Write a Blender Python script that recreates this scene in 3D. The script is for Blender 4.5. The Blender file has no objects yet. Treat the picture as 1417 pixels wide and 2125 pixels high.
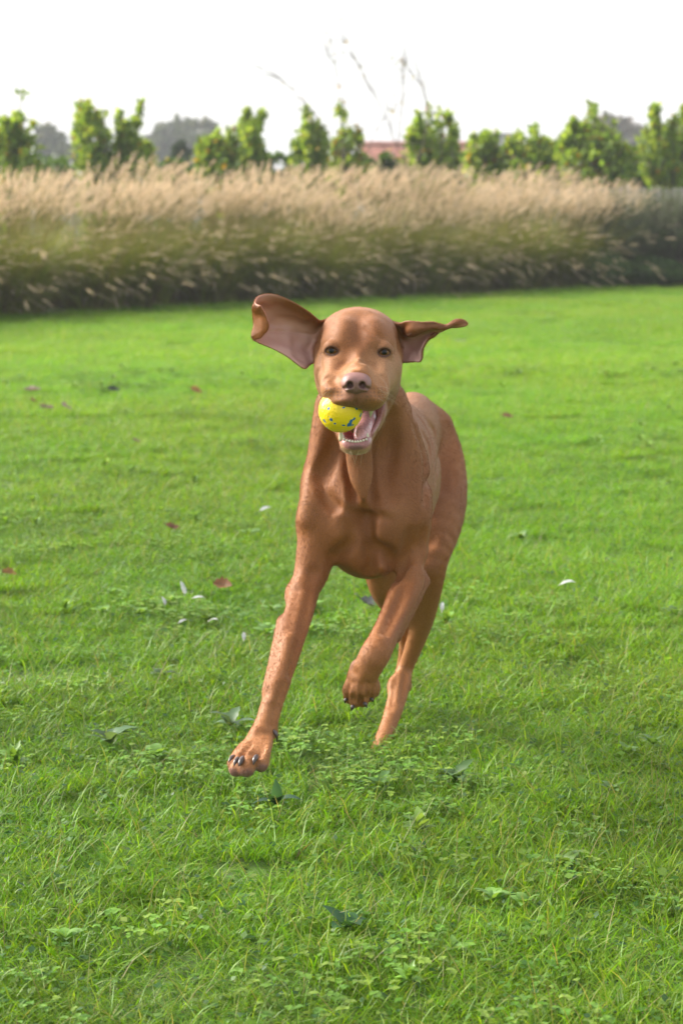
import bpy, math, random
import numpy as np
from mathutils import Vector, Matrix

# ---------------------------------------------------------------- camera, sky, sun, exposure
scene = bpy.context.scene
DENOISE = True
COL = scene.collection
CAM_H, PITCH, FPX = 0.975, math.radians(8.30), 4500.0     # crouching photographer, 76 mm lens
cam_data = bpy.data.cameras.new('camera')
cam = bpy.data.objects.new('camera', cam_data)
COL.objects.link(cam)
cam.location = (0, 0, CAM_H)
cam.rotation_euler = (math.pi / 2 - PITCH, 0, 0)
cam_data.sensor_fit = 'HORIZONTAL'
cam_data.sensor_width = 24.0
cam_data.lens = 24.0 * FPX / 1417.0
cam_data.clip_start, cam_data.clip_end = 0.05, 2000
cam_data.dof.use_dof = True
cam_data.dof.focus_distance = 3.13
cam_data.dof.aperture_fstop = 8.0
cam_data.dof.aperture_blades = 9
scene.camera = cam

SUN_DIR = Vector((-0.78, 0.30, 0.58)).normalized()      # towards the sun: high, from the left
SUN_EL = math.asin(SUN_DIR.z)
SUN_AZ = math.atan2(SUN_DIR.x, SUN_DIR.y)
world = bpy.data.worlds.new('World')
scene.world = world
world.use_nodes = True
wn, wl = world.node_tree.nodes, world.node_tree.links
wn.clear()
w_out = wn.new('ShaderNodeOutputWorld')
w_bg = wn.new('ShaderNodeBackground')
w_sky = wn.new('ShaderNodeTexSky')
w_sky.sky_type = 'NISHITA'
w_sky.sun_disc = False
w_sky.sun_elevation = SUN_EL
w_sky.sun_rotation = SUN_AZ
w_sky.dust_density = 4.0
w_mix = wn.new('ShaderNodeMix'); w_mix.data_type = 'RGBA'
w_noise = wn.new('ShaderNodeTexNoise'); w_noise.inputs['Scale'].default_value = 1.6
w_noise.inputs['Detail'].default_value = 5
w_ramp = wn.new('ShaderNodeValToRGB')                    # thin bright overcast, slightly uneven
w_ramp.color_ramp.elements[0].position = 0.3; w_ramp.color_ramp.elements[0].color = (5.1, 5.2, 5.35, 1)
w_ramp.color_ramp.elements[1].position = 0.7; w_ramp.color_ramp.elements[1].color = (6.2, 6.25, 6.35, 1)
w_tc = wn.new('ShaderNodeTexCoord')
wl.new(w_tc.outputs['Generated'], w_noise.inputs['Vector'])
wl.new(w_noise.outputs['Fac'], w_ramp.inputs['Fac'])
w_mix.inputs['Factor'].default_value = 0.62
wl.new(w_sky.outputs['Color'], w_mix.inputs['A'])
wl.new(w_ramp.outputs['Color'], w_mix.inputs['B'])
wl.new(w_mix.outputs['Result'], w_bg.inputs['Color'])
w_bg.inputs['Strength'].default_value = 0.10
wl.new(w_bg.outputs['Background'], w_out.inputs['Surface'])

sun_data = bpy.data.lights.new('sun', 'SUN')
sun_data.energy = 3.9
sun_data.angle = math.radians(38)
sun_data.color = (1.0, 0.95, 0.87)
sun = bpy.data.objects.new('sun', sun_data)
COL.objects.link(sun)
sun.rotation_euler = SUN_DIR.to_track_quat('Z', 'Y').to_euler()

scene.view_settings.view_transform = 'Standard'
scene.view_settings.look = 'None'
scene.view_settings.exposure = 1.46
scene.view_settings.gamma = 1.0
scene.view_settings.use_curve_mapping = False
scene.render.engine = 'CYCLES'
scene.cycles.max_bounces = 6
scene.cycles.volume_bounces = 0
scene.cycles.sample_clamp_indirect = 4.0
scene.cycles.sample_clamp_direct = 12.0
scene.cycles.volume_step_rate = 10
scene.cycles.transparent_max_bounces = 8
scene.cycles.use_denoising = DENOISE
scene.cycles.denoiser = 'OPENIMAGEDENOISE'
scene.cycles.caustics_reflective = False
scene.cycles.caustics_refractive = False

# ---------------------------------------------------------------- helpers
random.seed(4)
RNG = np.random.default_rng(11)
CP, SP = math.cos(PITCH), math.sin(PITCH)

def at(px, py, y):
    """Point of the place at distance y, from its bearing in the 1417 x 2125 photograph."""
    u, v = (px - 708.5) / FPX, (1062.5 - py) / FPX
    dy = CP + v * SP
    t = y / dy
    return np.array([u * t, y, CAM_H + t * (v * CP - SP)])

def tag(o, label=None, cat=None, group=None, kind=None):
    if label: o['label'] = label
    if cat: o['category'] = cat
    if group: o['group'] = group
    if kind: o['kind'] = kind
    return o

def link(o, parent=None):
    COL.objects.link(o)
    if parent is not None: o.parent = parent
    return o

def empty(name, loc=(0, 0, 0), rz=0.0):
    o = bpy.data.objects.new(name, None)
    o.empty_display_size = 0.1
    o.location = loc; o.rotation_euler = (0, 0, rz)
    return link(o)

def mesh_np(name, V, F, mat=None, smooth=True, attrs=None, mats=None, midx=None):
    """Mesh from numpy arrays; F is an (n,k) array or a list of such arrays."""
    V = np.asarray(V, np.float32)
    Fs = [np.asarray(f, np.int32) for f in (F if isinstance(F, list) else [F]) if len(f)]
    me = bpy.data.meshes.new(name)
    me.vertices.add(len(V)); me.vertices.foreach_set('co', V.ravel())
    loops = np.concatenate([f.ravel() for f in Fs])
    tot = np.concatenate([np.full(len(f), f.shape[1], np.int32) for f in Fs])
    st = np.concatenate([[0], np.cumsum(tot)[:-1]]).astype(np.int32)
    me.loops.add(len(loops)); me.loops.foreach_set('vertex_index', loops.astype(np.int32))
    me.polygons.add(len(tot)); me.polygons.foreach_set('loop_start', st)
    me.update(calc_edges=True)
    me.polygons.foreach_set('use_smooth', np.full(len(tot), smooth))
    for m in (mats or ([mat] if mat else [])): me.materials.append(m)
    if midx is not None: me.polygons.foreach_set('material_index', np.asarray(midx, np.int32))
    for k, a in (attrs or {}).items():
        a = np.asarray(a, np.float32)
        if a.ndim == 1:
            me.attributes.new(k, 'FLOAT', 'POINT').data.foreach_set('value', a)
        else:
            if a.shape[1] == 3: a = np.hstack([a, np.ones((len(a), 1), np.float32)])
            me.attributes.new(k, 'FLOAT_COLOR', 'POINT').data.foreach_set('color', a.ravel())
    me.update()
    return me

def mesh_obj(name, V, F, mat=None, parent=None, **kw):
    return link(bpy.data.objects.new(name, mesh_np(name, V, F, mat, **kw)), parent)

def new_mat(name):
    m = bpy.data.materials.new(name); m.use_nodes = True
    n, l = m.node_tree.nodes, m.node_tree.links
    return m, n, l, n['Principled BSDF'], n['Material Output']

def node(n, t, **kw):
    x = n.new(t)
    for k, v in kw.items():
        if hasattr(x, k): setattr(x, k, v)
        else: x.inputs[k].default_value = v
    return x

def catmull(P, n):
    """Resample control rows P (k,d) to n rows along a Catmull-Rom spline."""
    P = np.asarray(P, float); k = len(P)
    E = np.vstack([2 * P[0] - P[1], P, 2 * P[-1] - P[-2]])
    t = np.linspace(0, k - 1, n); i = np.minimum(t.astype(int), k - 2); f = (t - i)[:, None]
    a, b, c, d = E[i], E[i + 1], E[i + 2], E[i + 3]
    return 0.5 * (2 * b + (c - a) * f + (2 * a - 5 * b + 4 * c - d) * f**2 + (3 * b - a - 3 * c + d) * f**3)

def unit(v):
    v = np.asarray(v, float); return v / (np.linalg.norm(v, axis=-1, keepdims=True) + 1e-12)

def tube_np(pts, rad, k=6, cap=True):
    """Tapered tube round a polyline: vertices, quads, cap triangles."""
    pts = np.asarray(pts, float); rad = np.broadcast_to(np.asarray(rad, float), (len(pts),))
    T = unit(np.gradient(pts, axis=0))
    ref = np.array([0.31, 0.87, 0.38]) if abs(T[0, 2]) > 0.8 else np.array([0, 0, 1.0])
    A = unit(np.cross(T, ref)); B = np.cross(T, A)
    th = np.arange(k) * 2 * math.pi / k
    V = pts[:, None] + rad[:, None, None] * (A[:, None] * np.cos(th)[None, :, None] + B[:, None] * np.sin(th)[None, :, None])
    V = V.reshape(-1, 3); n = len(pts)
    i = np.arange(n - 1)[:, None] * k; j = np.arange(k)[None]
    Q = np.stack([i + j, i + (j + 1) % k, i + k + (j + 1) % k, i + k + j], -1).reshape(-1, 4)
    C = np.array([[0, a + 1, a] for a in range(1, k - 1)] + [[(n - 1) * k, (n - 1) * k + a, (n - 1) * k + a + 1] for a in range(1, k - 1)]) if cap else np.zeros((0, 3), int)
    return V, Q, C

class Bag:
    """Collects vertices, faces and vertex colours; builds ONE mesh object."""
    def __init__(s): s.V, s.F3, s.F4, s.C, s.n = [], [], [], [], 0
    def add(s, V, F3=None, F4=None, col=None):
        V = np.asarray(V, float)
        if F3 is not None and len(F3): s.F3.append(np.asarray(F3, int) + s.n)
        if F4 is not None and len(F4): s.F4.append(np.asarray(F4, int) + s.n)
        s.V.append(V); s.n += len(V)
        if col is not None: s.C.append(np.broadcast_to(np.asarray(col, float), (len(V), 3)))
    def tube(s, pts, rad, k=6, col=None):
        V, Q, T = tube_np(pts, rad, k); s.add(V, T, Q, col)
    def mesh(s, name, mat, smooth=True):
        F = []
        if s.F4: F.append(np.concatenate(s.F4))
        if s.F3: F.append(np.concatenate(s.F3))
        return mesh_np(name, np.concatenate(s.V), F, mat, smooth=smooth, attrs={'Col': np.concatenate(s.C)} if s.C else None)
    def obj(s, name, mat, parent=None, smooth=True):
        return link(bpy.data.objects.new(name, s.mesh(name, mat, smooth)), parent)

# ---------------------------------------------------------------- implicit modelling (signed distances on a grid)
class Field:
    """Signed distance field on a rectilinear grid, sculpted with smooth unions and cuts."""
    def __init__(s, xs, ys, zs):
        s.ax = [np.asarray(a, np.float32) for a in (xs, ys, zs)]
        s.D = np.full([len(a) for a in s.ax], 1.0, np.float32)
        s.bones = []
    def _win(s, lo, hi):
        sl = tuple(slice(max(0, int(np.searchsorted(a, l)) - 1), min(len(a), int(np.searchsorted(a, h)) + 1)) for a, l, h in zip(s.ax, lo, hi))
        if any(q.stop - q.start < 1 for q in sl): return None, None
        return sl, np.meshgrid(*[a[q] for a, q in zip(s.ax, sl)], indexing='ij', sparse=True)
    def _mix(s, sl, d, k, op):
        A = s.D[sl]; d = d.astype(np.float32)
        if op == 'u':
            h = np.maximum(k - np.abs(A - d), 0) / k
            s.D[sl] = np.minimum(A, d) - h * h * k * 0.25
        else:
            h = np.maximum(k - np.abs(A + d), 0) / k
            s.D[sl] = np.maximum(A, -d) + h * h * k * 0.25
    def _cone_d(s, g, a, b, ra, rb, flat, ff):
        p = [g[i] - a[i] for i in range(3)]
        ba = b - a
        if flat is not None:
            f = unit(flat); q = sum(p[i] * f[i] for i in range(3)); w = 1 / ff - 1
            p = [p[i] + q * (w * f[i]) for i in range(3)]
            ba = ba + f * (np.dot(ba, f) * w)
        h = np.clip(sum(p[i] * ba[i] for i in range(3)) / max(np.dot(ba, ba), 1e-12), 0, 1)
        d = np.sqrt(sum((p[i] - h * ba[i]) ** 2 for i in range(3))) - (ra + (rb - ra) * h)
        return d * (0.5 + 0.5 * ff) if flat is not None and ff < 1 else d
    def cone(s, a, b, ra, rb, k=0.01, op='u', flat=None, ff=1.0, bone=True):
        """Round cone a-b; along unit vector `flat` the section is scaled by ff."""
        a, b = np.asarray(a, float), np.asarray(b, float)
        R = max(ra, rb) * max(1, ff) + k + 0.012
        sl, g = s._win(np.minimum(a, b) - R, np.maximum(a, b) + R)
        if sl is None: return
        s._mix(sl, s._cone_d(g, a, b, ra, rb, flat, ff), k, op)
        if bone and op == 'u': s.bones.append((a, b, max(ra, rb)))
    def chain(s, pts, rad, k=0.01, op='u', n=None, flat=None, ff=1.0, bone=True):
        """A limb: one tapered body along a curve, blended into the rest once."""
        P = np.hstack([np.asarray(pts, float), np.asarray(rad, float)[:, None]])
        Q = catmull(P, n or (len(P) - 1) * 3 + 1)
        R = Q[:, 3].max() * max(1, ff) + k + 0.012
        sl, _ = s._win(Q[:, :3].min(0) - R, Q[:, :3].max(0) + R)
        if sl is None: return
        T = np.full([q.stop - q.start for q in sl], 1.0, np.float32)
        for u, v in zip(Q[:-1], Q[1:]):
            r = max(u[3], v[3]) * max(1, ff) + k + 0.012
            w, g = s._win(np.minimum(u[:3], v[:3]) - r, np.maximum(u[:3], v[:3]) + r)
            if w is None: continue
            w2 = tuple(slice(max(0, a.start - b.start), min(a.stop, b.stop) - b.start) for a, b in zip(w, sl))
            w = tuple(slice(b.start + q.start, b.start + q.stop) for q, b in zip(w2, sl))
            g = np.meshgrid(*[a[q] for a, q in zip(s.ax, w)], indexing='ij', sparse=True)
            T[w2] = np.minimum(T[w2], s._cone_d(g, u[:3], v[:3], u[3], v[3], flat, ff))
            if bone and op == 'u': s.bones.append((u[:3], v[:3], max(u[3], v[3])))
        s._mix(sl, T, k, op)
    def ell(s, c, r, k=0.01, op='u', rot=None):
        c, r = np.asarray(c, float), np.asarray(r, float)
        R = r.max() + k + 0.012
        sl, g = s._win(c - R, c + R)
        if sl is None: return
        p = [g[i] - c[i] for i in range(3)]
        if rot is not None:
            M = np.array(Matrix.Rotation(rot[1], 3, rot[0]).transposed()) if not isinstance(rot, np.ndarray) else rot.T
            p = [sum(M[i, j] * p[j] for j in range(3)) for i in range(3)]
        k0 = np.sqrt(sum((p[i] / r[i]) ** 2 for i in range(3)))
        k1 = np.sqrt(sum((p[i] / r[i] ** 2) ** 2 for i in range(3)))
        s._mix(sl, k0 * (k0 - 1) / np.maximum(k1, 1e-6), k, op)
    def val(s, p):
        """Trilinear value at points (n,3)."""
        p = np.atleast_2d(p); ii, tt = [], []
        for d in range(3):
            a = s.ax[d]; i = np.clip(np.searchsorted(a, p[:, d]) - 1, 0, len(a) - 2)
            ii.append(i); tt.append(np.clip((p[:, d] - a[i]) / (a[i + 1] - a[i]), 0, 1))
        r = 0
        for a in (0, 1):
            for b in (0, 1):
                for c in (0, 1):
                    w = (tt[0] if a else 1 - tt[0]) * (tt[1] if b else 1 - tt[1]) * (tt[2] if c else 1 - tt[2])
                    r = r + w * s.D[ii[0] + a, ii[1] + b, ii[2] + c]
        return r
    def hit(s, px, py, y0=2.96, y1=4.1):
        """First surface point along a bearing, and its outward normal."""
        Y = np.arange(y0, y1, .0012)
        P = np.stack([at(px, py, y) for y in Y])
        v = s.val(P); k = np.flatnonzero(v < 0)
        if not len(k): return None, None
        k = k[0]
        if k: t = v[k - 1] / (v[k - 1] - v[k]); p = P[k - 1] + (P[k] - P[k - 1]) * t
        else: p = P[0]
        e = .003
        n = np.array([(s.val(p + np.eye(3)[d] * e) - s.val(p - np.eye(3)[d] * e))[0] for d in range(3)])
        return p, unit(n)
    def groove(s, rows, r=.006, k=.012, n=None):
        """Rows (px, py, depth): a soft furrow pressed into the surface as it stands."""
        pts = []
        for px, py, dep in rows:
            p, nn = s.hit(px, py)
            if p is not None: pts.append((p + nn * (r - 1.3 * dep), r))
        if len(pts) > 1: s.chain([p for p, _ in pts], [q for _, q in pts], k=k, op='c', n=n)
    def ridge(s, rows, r=.006, k=.012, n=None):
        """Rows (px, py, height): a soft welt raised on the surface as it stands."""
        pts = []
        for px, py, h in rows:
            p, nn = s.hit(px, py)
            if p is not None: pts.append((p - nn * (r - h), r))
        if len(pts) > 1: s.chain([p for p, _ in pts], [q for _, q in pts], k=k, n=n, bone=False)
    def surface(s):
        """Naive surface nets."""
        D = s.D; nx, ny, nz = D.shape
        I = D < 0
        cnt = np.zeros((nx - 1, ny - 1, nz - 1), np.uint8)
        for a in (0, 1):
            for b in (0, 1):
                for c in (0, 1):
                    cnt += I[a:nx - 1 + a, b:ny - 1 + b, c:nz - 1 + c]
        cid = np.flatnonzero((cnt > 0) & (cnt < 8))
        del cnt
        i, r = np.divmod(cid, (ny - 1) * (nz - 1)); j, k = np.divmod(r, nz - 1)
        off = [(a, b, c) for a in (0, 1) for b in (0, 1) for c in (0, 1)]
        val = {o: D[i + o[0], j + o[1], k + o[2]] for o in off}
        acc = np.zeros((len(cid), 3)); num = np.zeros(len(cid))
        for o in off:
            for d in range(3):
                if o[d]: continue
                o2 = tuple(1 if e == d else o[e] for e in range(3))
                A, B = val[o], val[o2]
                m = (A < 0) != (B < 0)
                t = np.where(m, A / np.where(m, A - B, 1), 0)
                q = np.tile(np.array(o, float), (len(cid), 1)); q[:, d] = t
                acc[m] += q[m]; num[m] += 1
        acc /= num[:, None]
        V = np.empty((len(cid), 3))
        for d, ii in enumerate((i, j, k)):
            a = s.ax[d]; V[:, d] = a[ii] + acc[:, d] * (a[ii + 1] - a[ii])
        look = lambda I_, J_, K_: np.searchsorted(cid, (I_ * (ny - 1) + J_) * (nz - 1) + K_)
        Fs = []
        for d in range(3):
            sa = [slice(None)] * 3; sb = [slice(None)] * 3
            sa[d] = slice(0, -1); sb[d] = slice(1, None)
            e, f = (d + 1) % 3, (d + 2) % 3
            X = I[tuple(sa)] != I[tuple(sb)]
            w = np.argwhere(X)
            w = w[(w[:, e] > 0) & (w[:, f] > 0) & (w[:, e] < D.shape[e] - 1) & (w[:, f] < D.shape[f] - 1)]
            ins = I[w[:, 0], w[:, 1], w[:, 2]]
            def q(de, df):
                c = w.copy(); c[:, e] += de; c[:, f] += df
                return look(c[:, 0], c[:, 1], c[:, 2])
            Q = np.stack([q(-1, -1), q(0, -1), q(0, 0), q(-1, 0)], 1)
            Q[~ins] = Q[~ins][:, ::-1]
            Fs.append(Q)
        return V, np.concatenate(Fs)

def relax(V, Q, it=1, lam=0.5):
    """Laplacian smoothing of a quad mesh."""
    E = np.concatenate([Q[:, [0, 1]], Q[:, [1, 2]], Q[:, [2, 3]], Q[:, [3, 0]]])
    for _ in range(it):
        S = np.zeros_like(V); n = np.zeros(len(V))
        for d in range(3): S[:, d] = np.bincount(E[:, 0], V[E[:, 1], d], len(V)) + np.bincount(E[:, 1], V[E[:, 0], d], len(V))
        n = np.bincount(E[:, 0], minlength=len(V)) + np.bincount(E[:, 1], minlength=len(V))
        V = V * (1 - lam) + lam * S / np.maximum(n, 1)[:, None]
    return V

def vnormals(V, Q):
    N = np.zeros_like(V)
    fn = np.cross(V[Q[:, 2]] - V[Q[:, 0]], V[Q[:, 3]] - V[Q[:, 1]])
    for c in range(4):
        for d in range(3): N[:, d] += np.bincount(Q[:, c], fn[:, d], len(V))
    return unit(N)

def vnoise(V, s, seed=0):
    """Smooth value noise at points."""
    r = np.random.default_rng(seed); T = r.random((32, 32, 32))
    p = V * s; i = np.floor(p).astype(int); t = p - i; t = t * t * (3 - 2 * t); i %= 32; j = (i + 1) % 32
    g = lambda a, b, c: T[a, b, c]
    x0 = g(i[:, 0], i[:, 1], i[:, 2]) * (1 - t[:, 0]) + g(j[:, 0], i[:, 1], i[:, 2]) * t[:, 0]
    x1 = g(i[:, 0], j[:, 1], i[:, 2]) * (1 - t[:, 0]) + g(j[:, 0], j[:, 1], i[:, 2]) * t[:, 0]
    x2 = g(i[:, 0], i[:, 1], j[:, 2]) * (1 - t[:, 0]) + g(j[:, 0], i[:, 1], j[:, 2]) * t[:, 0]
    x3 = g(i[:, 0], j[:, 1], j[:, 2]) * (1 - t[:, 0]) + g(j[:, 0], j[:, 1], j[:, 2]) * t[:, 0]
    return (x0 * (1 - t[:, 1]) + x1 * t[:, 1]) * (1 - t[:, 2]) + (x2 * (1 - t[:, 1]) + x3 * t[:, 1]) * t[:, 2]
def simple_mat(name, col, rough=.5, spec=.5, coat=0, bump=None, sss=0):
    m, n, l, b, o = new_mat(name)
    b.inputs['Base Color'].default_value = (*col, 1); b.inputs['Roughness'].default_value = rough
    b.inputs['Specular IOR Level'].default_value = spec; b.inputs['Coat Weight'].default_value = coat; b.inputs['Coat Roughness'].default_value = .08
    if sss: b.inputs['Subsurface Weight'].default_value = sss; b.inputs['Subsurface Radius'].default_value = (.006, .002, .0015)
    t = node(n, 'ShaderNodeTexCoord'); x = node(n, 'ShaderNodeTexNoise', Scale=bump[0] if bump else 60, Detail=4)
    l.new(t.outputs['Object'], x.inputs['Vector'])
    r = node(n, 'ShaderNodeValToRGB')
    r.color_ramp.elements[0].position = .3; r.color_ramp.elements[0].color = (*[c * .75 for c in col], 1)
    r.color_ramp.elements[1].position = .7; r.color_ramp.elements[1].color = (*[min(1, c * 1.2) for c in col], 1)
    l.new(x.outputs['Fac'], r.inputs['Fac']); l.new(r.outputs['Color'], b.inputs['Base Color'])
    if bump:
        bb = node(n, 'ShaderNodeBump', Strength=bump[1], Distance=.001); l.new(x.outputs['Fac'], bb.inputs['Height']); l.new(bb.outputs['Normal'], b.inputs['Normal'])
    return m

# ---------------------------------------------------------------- ground and lawn
def fbm2(x, y, s, seed=0, octv=3):
    r = 0; a = 1; t = 0
    for o in range(octv):
        P = np.stack([np.ravel(x) * s * 2 ** o, np.ravel(y) * s * 2 ** o, np.full(np.size(x), 3.3 + seed)], 1)
        r = r + a * vnoise2(P, seed + o); t += a; a *= .5
    return (r / t).reshape(np.shape(x))
_T2 = {}
def vnoise2(P, seed):
    if seed not in _T2: _T2[seed] = np.random.default_rng(900 + seed).random((256, 256))
    T = _T2[seed]; p = P[:, :2] + 57.3; i = np.floor(p).astype(int); t = p - i; t = t * t * (3 - 2 * t); i %= 256; j = (i + 1) % 256
    return (T[i[:, 0], i[:, 1]] * (1 - t[:, 0]) + T[j[:, 0], i[:, 1]] * t[:, 0]) * (1 - t[:, 1]) + (T[i[:, 0], j[:, 1]] * (1 - t[:, 0]) + T[j[:, 0], j[:, 1]] * t[:, 0]) * t[:, 1]
def gh(x, y):
    """Height of the ground."""
    x, y = np.asarray(x, float), np.asarray(y, float)
    w = np.clip((30 - y) / 6, 0, 1)
    far = np.clip((y - 32) / 100, 0, 1); far = far * far * (3 - 2 * far)
    return w * (.030 * (fbm2(x, y, .55, 1, 2) - .5) + .014 * (fbm2(x, y, 2.3, 4, 2) - .5)) - 3.2 * far
def ground_at(px, py):
    u, v = (px - 708.5) / FPX, (1062.5 - py) / FPX
    d = np.array([u, CP + v * SP, v * CP - SP])
    y = -CAM_H / d[2] * d[1]
    return at(px, py, y)

gx = np.concatenate([-np.geomspace(330, 9, 22), np.arange(-8.5, 8.6, .1), np.geomspace(9, 330, 22)])
gy = np.concatenate([-np.geomspace(60, 3, 12), np.arange(-2.5, 26, .1), np.geomspace(26.5, 420, 40)])
GX, GY = np.meshgrid(gx, gy, indexing='ij')
GV = np.stack([GX, GY, gh(GX, GY)], -1).reshape(-1, 3)
idx = np.arange(len(GV)).reshape(GX.shape)
GQ = np.stack([idx[:-1, :-1], idx[1:, :-1], idx[1:, 1:], idx[:-1, 1:]], -1).reshape(-1, 4)
M_SOIL, n_, l_, b_, o_ = new_mat('turf_floor')
t_ = node(n_, 'ShaderNodeTexCoord'); x_ = node(n_, 'ShaderNodeTexNoise', Scale=34, Detail=6); l_.new(t_.outputs['Object'], x_.inputs['Vector'])
r_ = node(n_, 'ShaderNodeValToRGB'); e_ = r_.color_ramp.elements
e_[0].position = .35; e_[0].color = (.045, .075, .012, 1); e_[1].position = .65; e_[1].color = (.075, .150, .018, 1)
l_.new(x_.outputs['Fac'], r_.inputs['Fac']); l_.new(r_.outputs['Color'], b_.inputs['Base Color']); b_.inputs['Roughness'].default_value = .95
ground = mesh_obj('ground', GV, GQ, M_SOIL); ground['kind'] = 'structure'

def leaf_mat(name, trans=.45, rough=.42, tint=True, spec=.4, yellow=(1.25, 1.1, .5)):
    """Leaves: colour from the mesh, varied per plant, part of the light passing through."""
    m, n, l, b, o = new_mat(name)
    a = node(n, 'ShaderNodeAttribute', attribute_name='Col')
    src = a.outputs['Color']
    if tint:
        t = node(n, 'ShaderNodeAttribute', attribute_name='tint', attribute_type='INSTANCER')
        mx = node(n, 'ShaderNodeMix', data_type='RGBA', blend_type='MULTIPLY'); mx.inputs['Factor'].default_value = 1
        l.new(src, mx.inputs['A']); l.new(t.outputs['Color'], mx.inputs['B']); src = mx.outputs['Result']
    l.new(src, b.inputs['Base Color']); b.inputs['Roughness'].default_value = rough; b.inputs['Specular IOR Level'].default_value = spec
    tr = node(n, 'ShaderNodeBsdfTranslucent'); y = node(n, 'ShaderNodeMix', data_type='RGBA', blend_type='MULTIPLY'); y.inputs['Factor'].default_value = 1
    y.inputs['B'].default_value = (*yellow, 1); l.new(src, y.inputs['A']); l.new(y.outputs['Result'], tr.inputs['Color'])
    ms = node(n, 'ShaderNodeMixShader'); ms.inputs['Fac'].default_value = trans
    l.new(b.outputs['BSDF'], ms.inputs[1]); l.new(tr.outputs['BSDF'], ms.inputs[2]); l.new(ms.outputs['Shader'], o.inputs['Surface'])
    return m

def blades(n, spread, lmin, lmax, wid, lean, cols, seed, square=True, segs=3, basew=1.0, droop=1.0):
    """n grass blades as one set of arrays: tapered strips bending over."""
    r = np.random.default_rng(seed)
    if square: bx, by = r.uniform(-spread, spread, (2, n))
    else:
        a, q = r.uniform(0, 2 * math.pi, n), spread * np.sqrt(r.random(n)); bx, by = q * np.cos(a), q * np.sin(a)
    L = r.uniform(lmin, lmax, n) * r.choice([.75, 1, 1, 1, 1.35], n)
    az = r.uniform(0, 2 * math.pi, n); le = np.abs(r.normal(lean, lean * .6, n)); cu = r.uniform(.2, 1.1, n) * droop
    t = np.linspace(0, 1, segs + 1)[None]
    ang = le[:, None] + cu[:, None] * t * t
    ds = L[:, None] / segs
    h = np.cumsum(np.concatenate([np.zeros((n, 1)), np.sin(ang[:, 1:]) * ds], 1), 1)
    z = np.cumsum(np.concatenate([np.zeros((n, 1)), np.cos(ang[:, 1:]) * ds], 1), 1)
    w = wid * r.uniform(.6, 1.3, n)[:, None] * np.array([basew] + [1 - .12 * k for k in range(1, segs)] + [.12])[None] * .5
    tw = az[:, None] + math.pi / 2 + r.normal(0, .5, n)[:, None] * (1 + t)
    c = np.stack([bx[:, None] + h * np.cos(az)[:, None], by[:, None] + h * np.sin(az)[:, None], z], -1)
    s = np.stack([np.cos(tw), np.sin(tw), 0 * tw], -1) * w[..., None]
    V = np.stack([c - s, c + s], 2).reshape(-1, 3)
    k = np.arange(n)[:, None] * (2 * (segs + 1)) + 2 * np.arange(segs)[None]
    F = np.stack([k, k + 1, k + 3, k + 2], -1).reshape(-1, 4)
    pick = np.array(cols)[r.choice(len(cols), n)] * r.uniform(.75, 1.25, (n, 1))
    C = np.repeat(pick, 2 * (segs + 1), 0)
    return V, F, C

def scatter(name, protos, P, rz, sc, tint, mat=None):
    """One object that instances protos on its points (geometry nodes)."""
    me = bpy.data.meshes.new(name); me.vertices.add(len(P)); me.vertices.foreach_set('co', np.asarray(P, np.float32).ravel())
    rot = np.zeros((len(P), 3), np.float32); rot[:, 2] = rz
    rot[:, :2] = RNG.normal(0, .05, (len(P), 2))
    me.attributes.new('rot', 'FLOAT_VECTOR', 'POINT').data.foreach_set('vector', rot.ravel())
    me.attributes.new('sc', 'FLOAT_VECTOR', 'POINT').data.foreach_set('vector', np.asarray(sc, np.float32).ravel())
    me.attributes.new('pick', 'INT', 'POINT').data.foreach_set('value', RNG.integers(0, len(protos), len(P)).astype(np.int32))
    me.attributes.new('tint', 'FLOAT_COLOR', 'POINT').data.foreach_set('color', np.hstack([tint, np.ones((len(P), 1))]).astype(np.float32).ravel())
    o = link(bpy.data.objects.new(name, me))
    col = bpy.data.collections.new(name + '_plants')
    for p in protos: col.objects.link(bpy.data.objects.new(name + '_tuft', p))
    ng = bpy.data.node_groups.new(name, 'GeometryNodeTree')
    ng.interface.new_socket('Geometry', in_out='INPUT', socket_type='NodeSocketGeometry')
    ng.interface.new_socket('Geometry', in_out='OUTPUT', socket_type='NodeSocketGeometry')
    N, Lk = ng.nodes, ng.links
    gi, go = N.new('NodeGroupInput'), N.new('NodeGroupOutput')
    ip, ci = N.new('GeometryNodeInstanceOnPoints'), N.new('GeometryNodeCollectionInfo')
    ci.inputs['Collection'].default_value = col; ci.inputs['Separate Children'].default_value = True; ci.inputs['Reset Children'].default_value = True
    def na(nm, ty):
        x = N.new('GeometryNodeInputNamedAttribute'); x.data_type = ty; x.inputs['Name'].default_value = nm
        return next(s for s in x.outputs if s.enabled and s.name == 'Attribute')
    Lk.new(gi.outputs[0], ip.inputs['Points']); Lk.new(ci.outputs[0], ip.inputs['Instance'])
    ip.inputs['Pick Instance'].default_value = True
    Lk.new(na('pick', 'INT'), ip.inputs['Instance Index'])
    e2r = N.new('FunctionNodeEulerToRotation'); Lk.new(na('rot', 'FLOAT_VECTOR'), e2r.inputs[0]); Lk.new(e2r.outputs[0], ip.inputs['Rotation'])
    Lk.new(na('sc', 'FLOAT_VECTOR'), ip.inputs['Scale'])
    Lk.new(ip.outputs[0], go.inputs[0])
    md = o.modifiers.new('scatter', 'NODES'); md.node_group = ng
    o['kind'] = 'stuff'
    return o

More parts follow.
